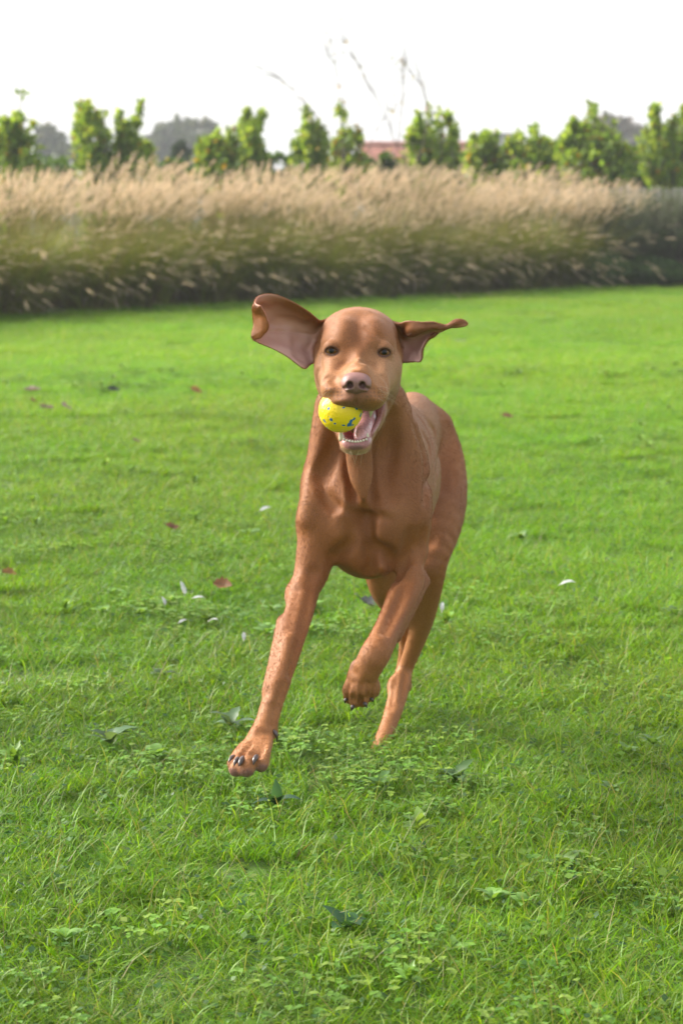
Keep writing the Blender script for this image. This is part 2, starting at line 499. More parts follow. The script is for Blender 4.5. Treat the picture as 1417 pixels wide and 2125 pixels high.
def leaflets(n, spread, seed):
    """Small rounded leaves of clover and moss plants scattered among the blades."""
    r = np.random.default_rng(seed)
    c = np.stack([r.uniform(-spread, spread, n), r.uniform(-spread, spread, n), r.uniform(.012, .042, n)], 1)
    up = unit(np.stack([r.normal(0, .55, n), r.normal(0, .55, n), np.ones(n)], 1)); a = unit(np.cross(up, r.normal(size=(n, 3)))); b = np.cross(up, a)
    l = r.uniform(.004, .0095, (n, 1)); w = l * r.uniform(.5, .85, (n, 1))
    V = np.stack([c - a * l, c - b * w + up * l * .15, c + a * l, c + b * w + up * l * .15], 1).reshape(-1, 3)
    C = np.array([(.06, .165, .022), (.09, .22, .02), (.13, .25, .03), (.17, .26, .02), (.045, .12, .030)])[r.integers(0, 5, n)] * r.uniform(.8, 1.25, (n, 1))
    return V, np.arange(4 * n).reshape(-1, 4), np.repeat(C, 4, 0)
M_GRASS = leaf_mat('grass_blade', .50, .42, spec=.35, yellow=(1.2, 1.15, .45))
GREENS = [(.115, .275, .010), (.145, .300, .012), (.100, .250, .010), (.175, .315, .014), (.190, .315, .022)]
tufts = []
for s in range(6):
    V1, F1, C1 = blades(2000, .13, .024, .056, .0021, .38, GREENS, 40 + s)
    V2, F2, C2 = blades(130, .13, .05, .085, .0022, .30, GREENS, 70 + s)
    V3, F3, C3 = blades(80, .13, .02, .05, .0024, .9, [(.20, .17, .07), (.16, .13, .05), (.10, .12, .03)], 90 + s)
    V4, F4, C4 = blades(60, .13, .06, .125, .0013, .55, [(.22, .26, .08), (.17, .26, .05), (.26, .24, .10)], 110 + s, droop=.4)
    V5, F5, C5 = leaflets(150, .13, 130 + s)
    Vs, Fs, Cs, o_n = [V1, V2, V3, V4, V5], [], [C1, C2, C3, C4, C5], 0
    for v, q in zip(Vs, (F1, F2, F3, F4, F5)): Fs.append(q + o_n); o_n += len(v)
    tufts.append(mesh_np('grass_tuft', np.concatenate(Vs), np.concatenate(Fs), M_GRASS, attrs={'Col': np.concatenate(Cs)}))
pts = []
y = 1.9
while y < 26:
    st = .165 if y < 7 else (.19 if y < 14 else .24)
    hw = .26 * y + 2.2
    xs = np.arange(-hw, hw, st)
    pts.append(np.stack([xs + RNG.uniform(-.34, .34, len(xs)) * st, y + RNG.uniform(-.34, .34, len(xs)) * st, 0 * xs], 1)); y += st
pts = np.concatenate(pts)
BORDER = np.array([ground_at(*p)[:2] for p in ((-900, 720), (-400, 690), (0, 663), (200, 650), (400, 641), (600, 633), (800, 625), (1000, 613), (1200, 605), (1417, 598), (1800, 590))])
def border_y(x): return np.interp(x, BORDER[:, 0], BORDER[:, 1])
pts = pts[pts[:, 1] < border_y(pts[:, 0]) + .25]
pts[:, 2] = gh(pts[:, 0], pts[:, 1]) - .004
N1, N2, N3 = fbm2(pts[:, 0], pts[:, 1], 1.1, 11), fbm2(pts[:, 0], pts[:, 1], 3.1, 15), fbm2(pts[:, 0], pts[:, 1], .35, 19)
hgt = .36 + .36 * N2 + .20 * (N1 - .5)
edge = np.clip((pts[:, 1] - border_y(pts[:, 0]) + .5) / .4, 0, 1); hgt *= 1 + .5 * edge
for foot in (at(784, 1580, 3.715), at(811, 1505, 3.93)):             # turf pressed down round the planted feet
    hgt *= 1 - .62 * np.exp(-((pts[:, 0] - foot[0]) ** 2 + (pts[:, 1] - foot[1] + .04) ** 2) / .12 ** 2)
sz = np.where(pts[:, 1] > 14, 1.12, 1.0)
lum = .78 + .36 * N3 + .22 * (N2 - .5) + .26 * np.clip((pts[:, 1] - 4) / 9, 0, 1)  # last term lightens the far turf: grazing light and haze painted into blade colour
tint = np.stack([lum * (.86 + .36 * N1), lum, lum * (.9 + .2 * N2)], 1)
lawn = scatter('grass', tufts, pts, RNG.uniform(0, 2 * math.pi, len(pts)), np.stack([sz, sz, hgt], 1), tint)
tag(lawn, 'short bright green lawn grass covering the whole foreground', 'lawn')

# ---- clover and broad leaved weeds in the turf
M_WEED = leaf_mat('weed_leaf', .45, .40, spec=.4)
def leaf_shape(L, W, col, fold=.25, curl=.4, lobes=0, seed=0, nseg=6):
    """A leaf along +x lying near the ground: a bent, folded blade."""
    r = np.random.default_rng(seed)
    t = np.linspace(0, 1, nseg + 1)
    w = W * np.sin(np.pi * np.clip(t, .02, .98) ** .8) ** .8 * (1 + lobes * np.where(np.arange(nseg + 1) % 2, .45, -.35))
    x = L * t; z = curl * L * (t - t * t * 1.15)
    C0 = np.stack([x, 0 * x, z], 1); A1 = np.stack([x - .1 * w * lobes, w, z + fold * w], 1); A2 = np.stack([x - .1 * w * lobes, -w, z + fold * w], 1)
    V = np.stack([A1, C0, A2], 1).reshape(-1, 3)
    k = 3 * np.arange(nseg)
    F = np.concatenate([np.stack([k, k + 1, k + 4, k + 3], 1), np.stack([k + 1, k + 2, k + 5, k + 4], 1)])
    return V, F, np.tile(np.asarray(col) * r.uniform(.8, 1.2), (len(V), 1))
def rotz(V, a): c, s = math.cos(a), math.sin(a); return V @ np.array([[c, s, 0], [-s, c, 0], [0, 0, 1]])
def roty(V, a): c, s = math.cos(a), math.sin(a); return V @ np.array([[c, 0, -s], [0, 1, 0], [s, 0, c]])
def clover(seed, n=26, spread=.10):
    r = np.random.default_rng(seed); B = Bag()
    for _ in range(n):
        a, q = r.uniform(0, 6.28), spread * math.sqrt(r.random()); h = r.uniform(.018, .042); cx, cy = q * math.cos(a), q * math.sin(a)
        s = r.uniform(.007, .0125); col = np.array([(.095, .210, .022), (.13, .25, .03), (.17, .26, .035)][r.integers(3)])
        rot = r.uniform(0, 6.28)
        for k in range(3):
            V, F, C = leaf_shape(s, s * .55, col, .3, .2, 0, int(r.integers(1e6)), 3)
            V = rotz(roty(V, r.uniform(-.3, .3)), rot + k * 2.09) + [cx, cy, h]
            B.add(V, None, F, C)
        B.tube([(cx * .8, cy * .8, 0), (cx, cy, h)], .0007, 3, col * .8)
    return B
def rosette(seed, n=9, L=.075, W=.012, lobes=.5, col=(.105, .205, .040), up=.35):
    r = np.random.default_rng(seed); B = Bag()
    for k in range(n):
        l = L * r.uniform(.6, 1.15)
        V, F, C = leaf_shape(l, W * r.uniform(.8, 1.25), np.array(col) * r.uniform(.8, 1.3), r.uniform(.1, .4), r.uniform(.25, .7), lobes, int(r.integers(1e6)), 7)
        V = rotz(roty(V, -r.uniform(.1, up * 2)), k * 6.283 / n + r.normal(0, .3)) + [0, 0, .012]
        B.add(V, None, F, C)
    return B
weeds = [clover(1).mesh('clover', M_WEED), clover(2).mesh('clover', M_WEED), clover(3, 34, .12).mesh('clover', M_WEED),
         clover(7, 22, .09).mesh('clover', M_WEED), rosette(5, 7, .05, .013, 0, (.13, .24, .05)).mesh('plantain', M_WEED), rosette(6, 11, .045, .010, .3, (.13, .24, .04), .6).mesh('hawkbit', M_WEED)]
wp = np.stack([RNG.uniform(-2.4, 2.4, 9000), RNG.uniform(2.1, 13, 9000)], 1)
wn1 = fbm2(wp[:, 0], wp[:, 1], 1.4, 31); keep = (wn1 + .12 * RNG.normal(size=len(wp)) > .64) & (np.abs(wp[:, 0]) < .19 * wp[:, 1] + .5)
wp = wp[keep][:560]
for cx, cy, nn, sp_ in ((330, 1590, 16, .16), (560, 1640, 20, .16), (470, 1575, 14, .12), (900, 1640, 18, .15), (970, 1615, 14, .14), (640, 1560, 12, .12), (380, 1325, 18, .16), (1080, 1700, 12, .16),
                        (1190, 1850, 10, .15), (250, 1175, 14, .2), (440, 1085, 16, .25), (150, 2040, 10, .12), (820, 1880, 12, .15), (60, 1290, 14, .2), (1250, 1470, 12, .2), (1150, 1250, 12, .25)):
    c_ = ground_at(cx, cy); wp = np.concatenate([wp, c_[:2] + RNG.normal(0, sp_ * .8, (max(3, nn // 3), 2))])
WP = np.column_stack([wp, gh(wp[:, 0], wp[:, 1]) + RNG.uniform(.0, .018, len(wp))])
ws = RNG.uniform(.45, .85, len(WP)); wl_ = RNG.uniform(1.0, 1.5, (len(WP), 1)) * np.array([1.0, 1, 1])
wd = scatter('weeds', weeds, WP, RNG.uniform(0, 6.28, len(WP)), np.stack([ws, ws, ws * 1.1], 1), wl_)
tag(wd, 'clover and small broad leaved weeds mixed into the lawn', 'weeds')
# ---------------------------------------------------------------- border of fountain grass along the lawn
M_STRAW = leaf_mat('fountain_grass_leaf', .40, .5, tint=False)
M_PLUME = leaf_mat('fountain_grass_plume', .45, .8, tint=False, spec=.15, yellow=(1.1, 1.0, .8))
LEAFC = [(.215, .275, .034), (.255, .290, .046), (.170, .240, .034), (.275, .265, .064), (.190, .250, .040)]
DEADC = [(.230, .160, .085), (.180, .125, .065), (.270, .200, .115), (.140, .105, .055)]
def arch(r, n, L, lean, az, droop, segs):
    """n arching centre lines from a crown; returns (n,segs+1,3) and unit side vectors."""
    q = .26 * np.sqrt(r.random(n)); a0 = r.uniform(0, 6.283, n)
    t = np.linspace(0, 1, segs + 1)[None]
    ang = lean[:, None] + droop[:, None] * t ** 1.6
    ds = L[:, None] / segs
    h = np.cumsum(np.concatenate([np.zeros((n, 1)), np.sin(ang[:, 1:]) * ds], 1), 1)
    z = np.cumsum(np.concatenate([np.zeros((n, 1)), np.cos(ang[:, 1:]) * ds], 1), 1)
    c = np.stack([(q * np.cos(a0))[:, None] + h * np.cos(az)[:, None], (q * np.sin(a0))[:, None] + h * np.sin(az)[:, None], z], -1)
    s = np.stack([-np.sin(az), np.cos(az), 0 * az], -1)
    return c, s
def strips(c, s, w, C):
    n, m = c.shape[:2]
    S = s[:, None] * w[..., None]
    V = np.stack([c - S, c + S], 2).reshape(-1, 3)
    k = np.arange(n)[:, None] * (2 * m) + 2 * np.arange(m - 1)[None]
    F = np.stack([k, k + 1, k + 3, k + 2], -1).reshape(-1, 4)
    return V, F, np.repeat(C, 2 * m, 0)
WIND = .30
def fountain(seed, wind=WIND, nl=1900, npl=230, hmul=1.0):
    r = np.random.default_rng(seed)
    # leaves: a fountain of narrow blades, green above, straw coloured dead ones below
    dead = r.random(nl) < .30
    L = np.where(dead, r.uniform(.40, .80, nl), r.uniform(.60, 1.10, nl)) * hmul
    az = r.uniform(0, 6.283, nl); lean = np.abs(r.normal(.30, .22, nl)); droop = np.where(dead, r.uniform(.9, 2.2, nl), r.uniform(.5, 1.6, nl))
    c, s = arch(r, nl, L, lean, az, droop, 6)
    t = np.linspace(0, 1, 7)[None]
    c[..., 0] += wind * (L[:, None] * t ** 2) * .55
    w = .0042 * r.uniform(.6, 1.3, nl)[:, None] * (1 - .92 * t ** 2)
    C = np.where(dead[:, None], np.array(DEADC)[r.integers(0, 4, nl)], np.array(LEAFC)[r.integers(0, 5, nl)]) * r.uniform(.75, 1.25, (nl, 1))
    V, F, CC = strips(c, s, w, C)
    leaves = mesh_np('leaves', V, F, M_STRAW, attrs={'Col': CC})
    # flowering stalks with bottlebrush plumes
    B = Bag()
    up = r.random(npl) < .70
    L = np.where(up, r.uniform(.95, 1.28, npl), r.uniform(.65, 1.10, npl)) * hmul
    az = r.uniform(0, 6.283, npl); lean = np.where(up, np.abs(r.normal(.12, .10, npl)), np.abs(r.normal(.42, .2, npl))); droop = np.where(up, r.uniform(.1, .55, npl), r.uniform(.7, 1.6, npl))
    c, s = arch(r, npl, L, lean, az, droop, 9)
    t = np.linspace(0, 1, 10)[None]
    c[..., 0] += wind * (L[:, None] * t ** 2) * .65
    V, F, CC = strips(c, s, np.full((npl, 10), .0016), np.tile([[.19, .17, .07]], (npl, 1)))
    B.add(V, None, F, CC)
    for i in range(npl):
        tip = c[i, -1]; d = unit(c[i, -1] - c[i, -3]); PL = r.uniform(.11, .19); m = 44
        bend = np.array([wind * .5, 0, -.35]) * r.uniform(.2, 1.0)
        k = r.uniform(0, 1, m); base = tip + d * (PL * k)[:, None] + bend * (PL * k ** 2)[:, None]
        a = r.uniform(0, 6.283, m); e1 = unit(np.cross(d, [.3, .5, .8])); e2 = np.cross(d, e1)
        rad = .020 * np.sin(np.pi * np.clip(k * .85 + .12, 0, 1)) ** .7
        out = (e1 * np.cos(a)[:, None] + e2 * np.sin(a)[:, None]) * rad[:, None] + d * r.uniform(.010, .024, m)[:, None]
        sd = np.cross(out, d); sd = unit(sd) * .0030
        V = np.stack([base - sd, base + sd, base + out], 1).reshape(-1, 3)
        col = np.array([.62, .515, .390]) * r.uniform(.80, 1.2) * (1 + .12 * r.normal(size=(m, 1)))
        B.add(V, np.arange(3 * m).reshape(-1, 3), None, np.repeat(np.clip(col, 0, 1), 3, 0))
    return leaves, B.mesh('plumes', M_PLUME)
FOUNT = [fountain(200 + i) for i in range(5)]
def clump(x, y, k, rz, sc, label, group):
    e = empty('fountain_grass', (x, y, float(gh(x, y)) - .01), rz)
    e.scale = (sc, sc, sc * RNG.uniform(.94, 1.06))
    tag(e, label, 'ornamental grass', group)
    for me, nm in zip(FOUNT[k % len(FOUNT)], ('leaves', 'plumes')):
        o = link(bpy.data.objects.new(nm, me), e); o['kind'] = 'stuff'
    return e
FG = 'fountain grass clumps in the border behind the lawn'
fx0, fx1 = -6.2, 2.45
k = 0
for row, (off, sp, sc) in enumerate(((.60, .50, .85), (1.15, .54, .89), (1.75, .58, .92))):
    x = fx0 + .3 * row
    while x < fx1 - .0 * row:
        xx = x + RNG.uniform(-.09, .09); yy = float(border_y(xx)) + off + RNG.uniform(-.12, .12)
        clump(xx, yy, k, RNG.uniform(-.5, .5), sc * RNG.uniform(.84, 1.10),
              'buff plumed fountain grass clump merging into the long border behind the lawn', FG)
        x += sp; k += 1
end = clump(2.62, float(border_y(2.62)) + .75, 2, .1, .84, 'last fountain grass clump, its plumes leaning over the grey green shrub', FG)

# ---------------------------------------------------------------- shrubs right of the border
M_SHRUB = leaf_mat('shrub_leaf', .30, .55, tint=False)
M_BARK, n_, l_, b_, o_ = new_mat('bark')
t_ = node(n_, 'ShaderNodeTexCoord'); x_ = node(n_, 'ShaderNodeTexNoise', Scale=40, Detail=6); l_.new(t_.outputs['Object'], x_.inputs['Vector'])
r_ = node(n_, 'ShaderNodeValToRGB'); e_ = r_.color_ramp.elements; e_[0].color = (.045, .034, .026, 1); e_[1].color = (.15, .12, .095, 1)
l_.new(x_.outputs['Fac'], r_.inputs['Fac']); l_.new(r_.outputs['Color'], b_.inputs['Base Color']); b_.inputs['Roughness'].default_value = .9
def spray_shrub(seed, R, H, n, cols, leaf=(.022, .004)):
    """A dense mound of fine upright shoots with narrow leaves."""
    r = np.random.default_rng(seed); B = Bag(); S = Bag()
    for _ in range(n):
        a, q = r.uniform(0, 6.283), math.sqrt(r.random()); L = H * (1 - .45 * q * q) * r.uniform(.75, 1.12)
        out = q * R
        p0 = np.array([.45 * out * math.cos(a), .45 * out * math.sin(a), 0]); p1 = np.array([out * math.cos(a), out * math.sin(a), L])
        P = np.array([p0 + (p1 - p0) * t + np.array([0, 0, .12 * L * math.sin(math.pi * t)]) for t in (0, .4, .75, 1)])
        S.tube(P, [.004, .003, .002, .001], 3)
        m = 34; tt = r.uniform(.25, 1.02, m)
        c = np.stack([np.interp(tt, (0, .4, .75, 1), P[:, d]) for d in range(3)], 1)
        d = unit(r.normal(size=(m, 3)) * .7 + np.array([0, 0, .9])); sd = unit(np.cross(d, r.normal(size=(m, 3))))
        l, w = leaf; l = l * r.uniform(.6, 1.5, (m, 1))
        V = np.stack([c - sd * w, c + sd * w, c + d * l + sd * w * .3, c + d * l - sd * w * .3], 1).reshape(-1, 3)
        col = np.array(cols)[r.integers(0, len(cols))] * r.uniform(.75, 1.3)
        B.add(V, None, np.arange(4 * m).reshape(-1, 4), np.clip(col, 0, 1))
    return B, S
GG = [(.105, .135, .070), (.085, .115, .055), (.130, .150, .090), (.075, .105, .040)]
for sd, px, R, H, off, cols, lab in ((301, 1262, .55, .93, .85, GG, 'grey green mounded shrub beside the last fountain grass clump'),
                                (302, 1372, .66, .98, .80, GG, 'broad grey green shrub in front of the paling fence'),
                                (303, 1452, .50, .72, .35, [(.10, .085, .075), (.085, .08, .055), (.13, .10, .10)], 'low shrub with dull purple seed heads at the right edge'),
                                (304, 1245, .34, .36, .35, [(.055, .10, .03), (.07, .12, .03)], 'low dark green plant at the foot of the grey green shrubs, by the grass'),
                                (305, 1345, .42, .30, .30, [(.05, .095, .028), (.065, .115, .03)], 'low leafy plant in the middle of the shrub bed edge')):
    g0 = ground_at(px, float(np.interp(px, (1180, 1500), (606, 596))))
    x, y = g0[0] * (1 + off / g0[1]), g0[1] + off
    e = empty('shrub', (x, y, float(gh(x, y))))
    tag(e, lab, 'shrub', 'shrubs right of the fountain grass')
    B, S = spray_shrub(sd, R, H, int(1100 * R / .5), cols, (.026, .005) if H > .5 else (.045, .010))
    o = B.obj('foliage', M_SHRUB, e); o['kind'] = 'stuff'
    o = S.obj('stems', M_BARK, e); o['kind'] = 'stuff'

# ---------------------------------------------------------------- paling fence behind the shrubs
M_PALE, n_, l_, b_, o_ = new_mat('weathered_wood')
t_ = node(n_, 'ShaderNodeTexCoord'); mp_ = node(n_, 'ShaderNodeMapping'); mp_.inputs['Scale'].default_value = (20, 20, 2); x_ = node(n_, 'ShaderNodeTexNoise', Scale=3, Detail=6)
l_.new(t_.outputs['Object'], mp_.inputs['Vector']); l_.new(mp_.outputs['Vector'], x_.inputs['Vector'])
r_ = node(n_, 'ShaderNodeValToRGB'); e_ = r_.color_ramp.elements; e_[0].color = (.20, .18, .15, 1); e_[1].color = (.42, .38, .33, 1)
l_.new(x_.outputs['Fac'], r_.inputs['Fac']); l_.new(r_.outputs['Color'], b_.inputs['Base Color']); b_.inputs['Roughness'].default_value = .85
def box_np(c, h):
    c, h = np.asarray(c, float), np.asarray(h, float)
    V = np.array([[x, y, z] for x in (-1, 1) for y in (-1, 1) for z in (-1, 1)]) * h + c
    return V, np.array([[0, 1, 3, 2], [4, 6, 7, 5], [0, 4, 5, 1], [2, 3, 7, 6], [0, 2, 6, 4], [1, 5, 7, 3]])
FA, FB = np.array([1.55, 25.3]), np.array([6.2, 26.6])
fd = FB - FA; flen = float(np.linalg.norm(fd)); fence = empty('paling_fence', (FA[0], FA[1], float(gh(*FA))), math.atan2(fd[1], fd[0]))
tag(fence, 'pale weathered paling fence showing just above the grey green shrubs', 'fence')
pv, pf = box_np((0, 0, .53), (.040, .009, .53)); pv[[1, 3, 5, 7], 2] += np.array([-.01, -.01, .006, .006])
pal = mesh_np('paling', pv, pf, M_PALE, smooth=False)
rnd = random.Random(8)
for i in range(int(flen / .097)):
    o = link(bpy.data.objects.new('paling', pal), fence); o.location = (.05 + i * .097, 0, rnd.uniform(-.012, .012)); o.rotation_euler = (0, rnd.uniform(-.008, .008), 0)
for z in (.25, .82):
    v, q = box_np((flen / 2, .030, z), (flen / 2, .018, .035)); mesh_obj('rail', v, q, M_PALE, fence, smooth=False)
for i in range(3):
    v, q = box_np((.2 + i * (flen - .4) / 2, .095, .50), (.045, .045, .52)); mesh_obj('post', v, q, M_PALE, fence, smooth=False)

# ---------------------------------------------------------------- young fruit trees behind the border
M_LEAF = leaf_mat('tree_leaf', .66, .36, tint=False, spec=.5, yellow=(1.3, 1.15, .45))
TREEC = [(.185, .305, .046), (.220, .330, .056), (.150, .265, .040), (.255, .340, .066), (.195, .285, .056)]
YELL = [(.40, .25, .030), (.36, .17, .025), (.30, .26, .05)]
def leaf_cloud(r, c, n_leaf, L, W, cols, yell=.05, up=.5):
    m = len(c)
    d = unit(r.normal(size=(m, 3)) + np.array([0, 0, up])); sd = unit(np.cross(d, r.normal(size=(m, 3)))); nn = np.cross(d, sd)
    l = L * r.uniform(.6, 1.3, (m, 1)); w = W * r.uniform(.7, 1.25, (m, 1))
    V = np.stack([c, c + d * l * .45 + sd * w + nn * w * .3, c + d * l - nn * l * .15, c + d * l * .45 - sd * w + nn * w * .3], 1).reshape(-1, 3)
    C = np.array(cols)[r.integers(0, len(cols), m)] * r.uniform(.7, 1.35, (m, 1))
    y = r.random(m) < yell
    C[y] = np.array(YELL)[r.integers(0, 3, y.sum())]
    k = 4 * np.arange(m)[:, None]
    F = np.concatenate([k + np.array([[0, 1, 2]]), k + np.array([[0, 2, 3]])])
    return V, F, np.repeat(np.clip(C, 0, 1), 4, 0)
def fruit_tree(seed, Y, base_px, stems, label, group, dens=1.0, leaf=(.095, .027), cols=TREEC, yell=.05, name='fruit_tree', cat='tree'):
    """stems: (px at mid height, px at tip, py at tip, radius px at the widest); the crown follows its shoots."""
    r = np.random.default_rng(seed); b = at(base_px, 400, Y); gz = float(gh(b[0], Y))
    e = empty(name, (b[0], Y, gz)); tag(e, label, cat, group)
    org = np.array([b[0], Y, gz]); T, B = Bag(), Bag()
    fork = org + np.array([0, 0, .35])
    T.tube([org + [0, 0, -.05], org + [.01, 0, .2], fork], [.035, .030, .026], 7)
    xs_ = [q[1] for q in stems]; top_ = min(q[2] for q in stems)
    if name == 'fruit_tree':                                       # slim water shoots standing out of the crown
        for _ in range(4):
            tx = r.uniform(min(xs_), max(xs_)); near = min(stems, key=lambda q: abs(q[1] - tx)); stems = stems + [(tx - r.uniform(-6, 6), tx, max(top_ - 2, near[2] - r.uniform(4, 22)), r.uniform(3, 5))]
    for (mx, tx, ty, rp) in stems:
        tip = at(tx, ty, Y + r.uniform(-.25, .25)); mid = at(mx, 400 - .45 * (400 - ty) + 0, Y + r.uniform(-.3, .3)); rad = 1.35 * rp * Y / FPX
        P = catmull([fork, (fork + mid) / 2 + r.normal(0, .03, 3), mid, (mid + tip) / 2 + r.normal(0, .02, 3), tip], 14)
        T.tube(P, np.linspace(.016, .002, 14), 5)
        n = int(dens * (190 + 2300 * rad))
        t = r.beta(1.5, 1.15, n); c = np.stack([np.interp(t, np.linspace(0, 1, 14), P[:, d]) for d in range(3)], 1)
        prof = rad * np.clip(np.sin(np.pi * np.clip(t * .92 + .10, 0, 1)) ** .8, .0, 1) * np.where(t > .8, (1 - t) / .2 * .8 + .2, 1)
        cl = r.normal(size=(26, 3)); ci = r.integers(0, 26, n)
        off = unit(.65 * r.normal(size=(n, 3)) + cl[ci] * .8) * (prof * r.random(n) ** .45)[:, None]
        c = c + off * np.array([1, 1, .9])
        keep = vnoise(c, 7.5, seed % 7) + .08 * r.normal(size=n) > .455
        c = c[keep]; c = c[c[:, 2] > gz + .3]
        B.add(*[(v, f, None, cc) for v, f, cc in [leaf_cloud(r, c, n, leaf[0], leaf[1], cols, yell)]][0])
        for _ in range(5):
            j = r.integers(3, 11); q = P[j]; dd = unit(r.normal(size=3) * np.array([1, 1, .4]) + [0, 0, .5]) * rad * .8
            T.tube([q, q + dd * .5 + [0, 0, .02], q + dd], [.006, .004, .0015], 4)
    T.V = [v - org for v in T.V]; B.V = [v - org for v in B.V]
    T.obj('trunk', M_BARK, e); o = B.obj('crown', M_LEAF, e); o['kind'] = 'stuff'
    return e
TG = 'young leafy fruit trees in a row behind the fountain grass'
fruit_tree(401, 26.5, 25, [(20, 48, 192, 14), (8, 14, 248, 26), (35, 34, 252, 28), (55, 68, 258, 20), (-20, -15, 262, 30), (60, 62, 300, 26)], 'young leafy tree at the left edge with one tall upright shoot', TG)
fruit_tree(402, 26.5, 195, [(180, 168, 214, 24), (192, 182, 222, 26), (205, 200, 236, 26), (214, 219, 240, 22), (172, 160, 262, 20), (200, 200, 300, 34)], 'narrow tree with a rounded top, left of the gap of white sky', TG)
fruit_tree(403, 26.8, 268, [(272, 295, 208, 10), (256, 245, 240, 20), (262, 264, 250, 22), (276, 280, 252, 18), (270, 270, 300, 34), (300, 304, 300, 18)], 'tree with a thin shoot leaning right, second from the left of the narrow pair', TG)
fruit_tree(404, 26.8, 485, [(510, 546, 230, 12), (500, 514, 228, 20), (515, 530, 250, 22), (478, 478, 268, 26), (450, 450, 272, 24), (425, 418, 294, 18), (530, 536, 290, 20), (470, 470, 310, 36)], 'wide tree whose crown climbs to the right in the middle of the row', TG, 1.1)
fruit_tree(405, 26.4, 645, [(640, 634, 224, 10), (648, 642, 232, 14), (650, 660, 258, 20), (628, 620, 284, 22), (660, 676, 290, 20), (640, 640, 310, 34)], 'thin topped tree just left of the bare sapling', TG)
fruit_tree(406, 26.9, 722, [(712, 703, 222, 9), (716, 714, 238, 12), (735, 744, 288, 20), (705, 698, 290, 18), (722, 722, 305, 30)], 'thin tree standing behind the bare sapling', TG, 1.0, yell=.14)
fruit_tree(407, 26.5, 898, [(894, 889, 212, 11), (905, 914, 216, 12), (915, 933, 234, 12), (878, 869, 254, 20), (928, 946, 272, 18), (860, 850, 280, 18), (898, 898, 290, 38)], 'tree with several upright shoots, right of the bare sapling', TG)
fruit_tree(408, 27.2, 1000, [(1003, 1006, 278, 22), (985, 984, 284, 22), (1022, 1030, 296, 18), (1000, 1000, 320, 36)], 'small rounded tree right of the many shooted one', TG)
fruit_tree(409, 27.0, 1095, [(1100, 1111, 262, 14), (1115, 1128, 288, 22), (1080, 1080, 284, 24), (1060, 1056, 292, 22), (1138, 1148, 300, 18), (1090, 1090, 320, 44)], 'low broad tree left of the biggest round tree', TG)
fruit_tree(410, 26.4, 1235, [(1236, 1235, 220, 10), (1250, 1258, 226, 16), (1205, 1190, 250, 30), (1215, 1212, 244, 30), (1268, 1282, 262, 30), (1240, 1240, 250, 36), (1180, 1172, 284, 26), (1290, 1304, 300, 24), (1235, 1235, 300, 60)], 'biggest round leafy tree, behind the right end of the fountain grass', TG, 1.2, yell=.06)
fruit_tree(411, 26.6, 1395, [(1368, 1360, 220, 11), (1398, 1402, 230, 20), (1415, 1420, 238, 24), (1352, 1342, 264, 24), (1375, 1378, 258, 30), (1440, 1446, 252, 30), (1395, 1395, 300, 52)], 'round leafy tree at the right edge', TG, 1.15, yell=.06)
BG = 'low green bushes filling in behind the fountain grass'
for sd, px, w, top, lab in ((420, -20, 50, 322, 'low bush under the left edge tree'), (421, 105, 46, 326, 'low bush between the left edge tree and the narrow pair'), (428, 225, 50, 336, 'low bush at the foot of the narrow pair of trees'), (422, 345, 52, 332, 'low bush under the dark conifer'),
                            (429, 455, 50, 334, 'low bush at the foot of the wide middle tree'), (423, 575, 50, 322, 'low bush left of the thin topped tree'), (430, 685, 48, 335, 'low bush behind the bare sapling trunk'),
                            (424, 800, 54, 322, 'low bush below the red roof'), (431, 890, 46, 336, 'low bush at the foot of the many shooted tree'), (425, 965, 44, 318, 'low bush under the small rounded tree'), (432, 1070, 50, 335, 'low bush at the foot of the low broad tree'),
                            (426, 1165, 44, 312, 'low bush between the broad tree and the biggest round tree'), (433, 1240, 54, 338, 'low bush at the foot of the biggest round tree'), (427, 1325, 44, 310, 'low bush between the two round trees on the right'), (434, 1425, 52, 330, 'low bush at the foot of the right edge tree')):
    fruit_tree(sd, 27.9, px, [(px - w * .5, px - w * .6, top + 10, w * .55), (px, px, top, w * .6), (px + w * .5, px + w * .6, top + 6, w * .55), (px - w * .3, px - w * .3, top + 46, w * .6), (px + w * .3, px + w * .3, top + 46, w * .6)], lab, BG, 1.2, (.075, .026), [(.065, .135, .028), (.085, .165, .036), (.055, .11, .024)], .02, 'bush', 'bush')

# bare sapling standing in the border
sp = empty('bare_sapling', (float(at(790, 400, 21.4)[0]), 21.4, 0.0))
tag(sp, 'nearly leafless sapling with thin whippy branches above the plumes', 'tree')
org = np.array(sp.location); Tk, Tw = Bag(), Bag(); r = np.random.default_rng(77)
def whip(pts, r0, r1, twigs, bag):
    P = catmull([at(x, y, Y) for x, y, Y in pts], 18) - org
    bag.tube(P, np.linspace(r0, r1, 18), 5)
    for _ in range(int(twigs * 1.7)):
        j = r.integers(5, 17); d = unit(P[min(j + 1, 17)] - P[j - 1]) + r.normal(0, .45, 3); d = unit(d); L = r.uniform(.15, .5)
        q = [P[j], P[j] + d * L * .5 + r.normal(0, .02, 3), P[j] + d * L + r.normal(0, .04, 3)]
        Tw.tube(q, [.0018, .0014, .0010], 4)
        for _ in range(2):
            d2 = unit(d + r.normal(0, .5, 3)); Tw.tube([q[1], q[1] + d2 * L * .35], [.0014, .0010], 3)
base = (790, 600, 21.4)
whip([base, (775, 470, 21.4), (748, 410, 21.4), (720, 372, 21.4)], .022, .014, 0, Tk)
whip([(748, 410, 21.4), (706, 345, 21.4), (690, 285, 21.3), (652, 236, 21.3), (600, 178, 21.2), (576, 158, 21.2)], .0042, .0012, 14, Tw)
whip([(720, 372, 21.4), (705, 300, 21.5), (716, 230, 21.5), (700, 150, 21.5), (672, 95, 21.5)], .0040, .0012, 14, Tw)
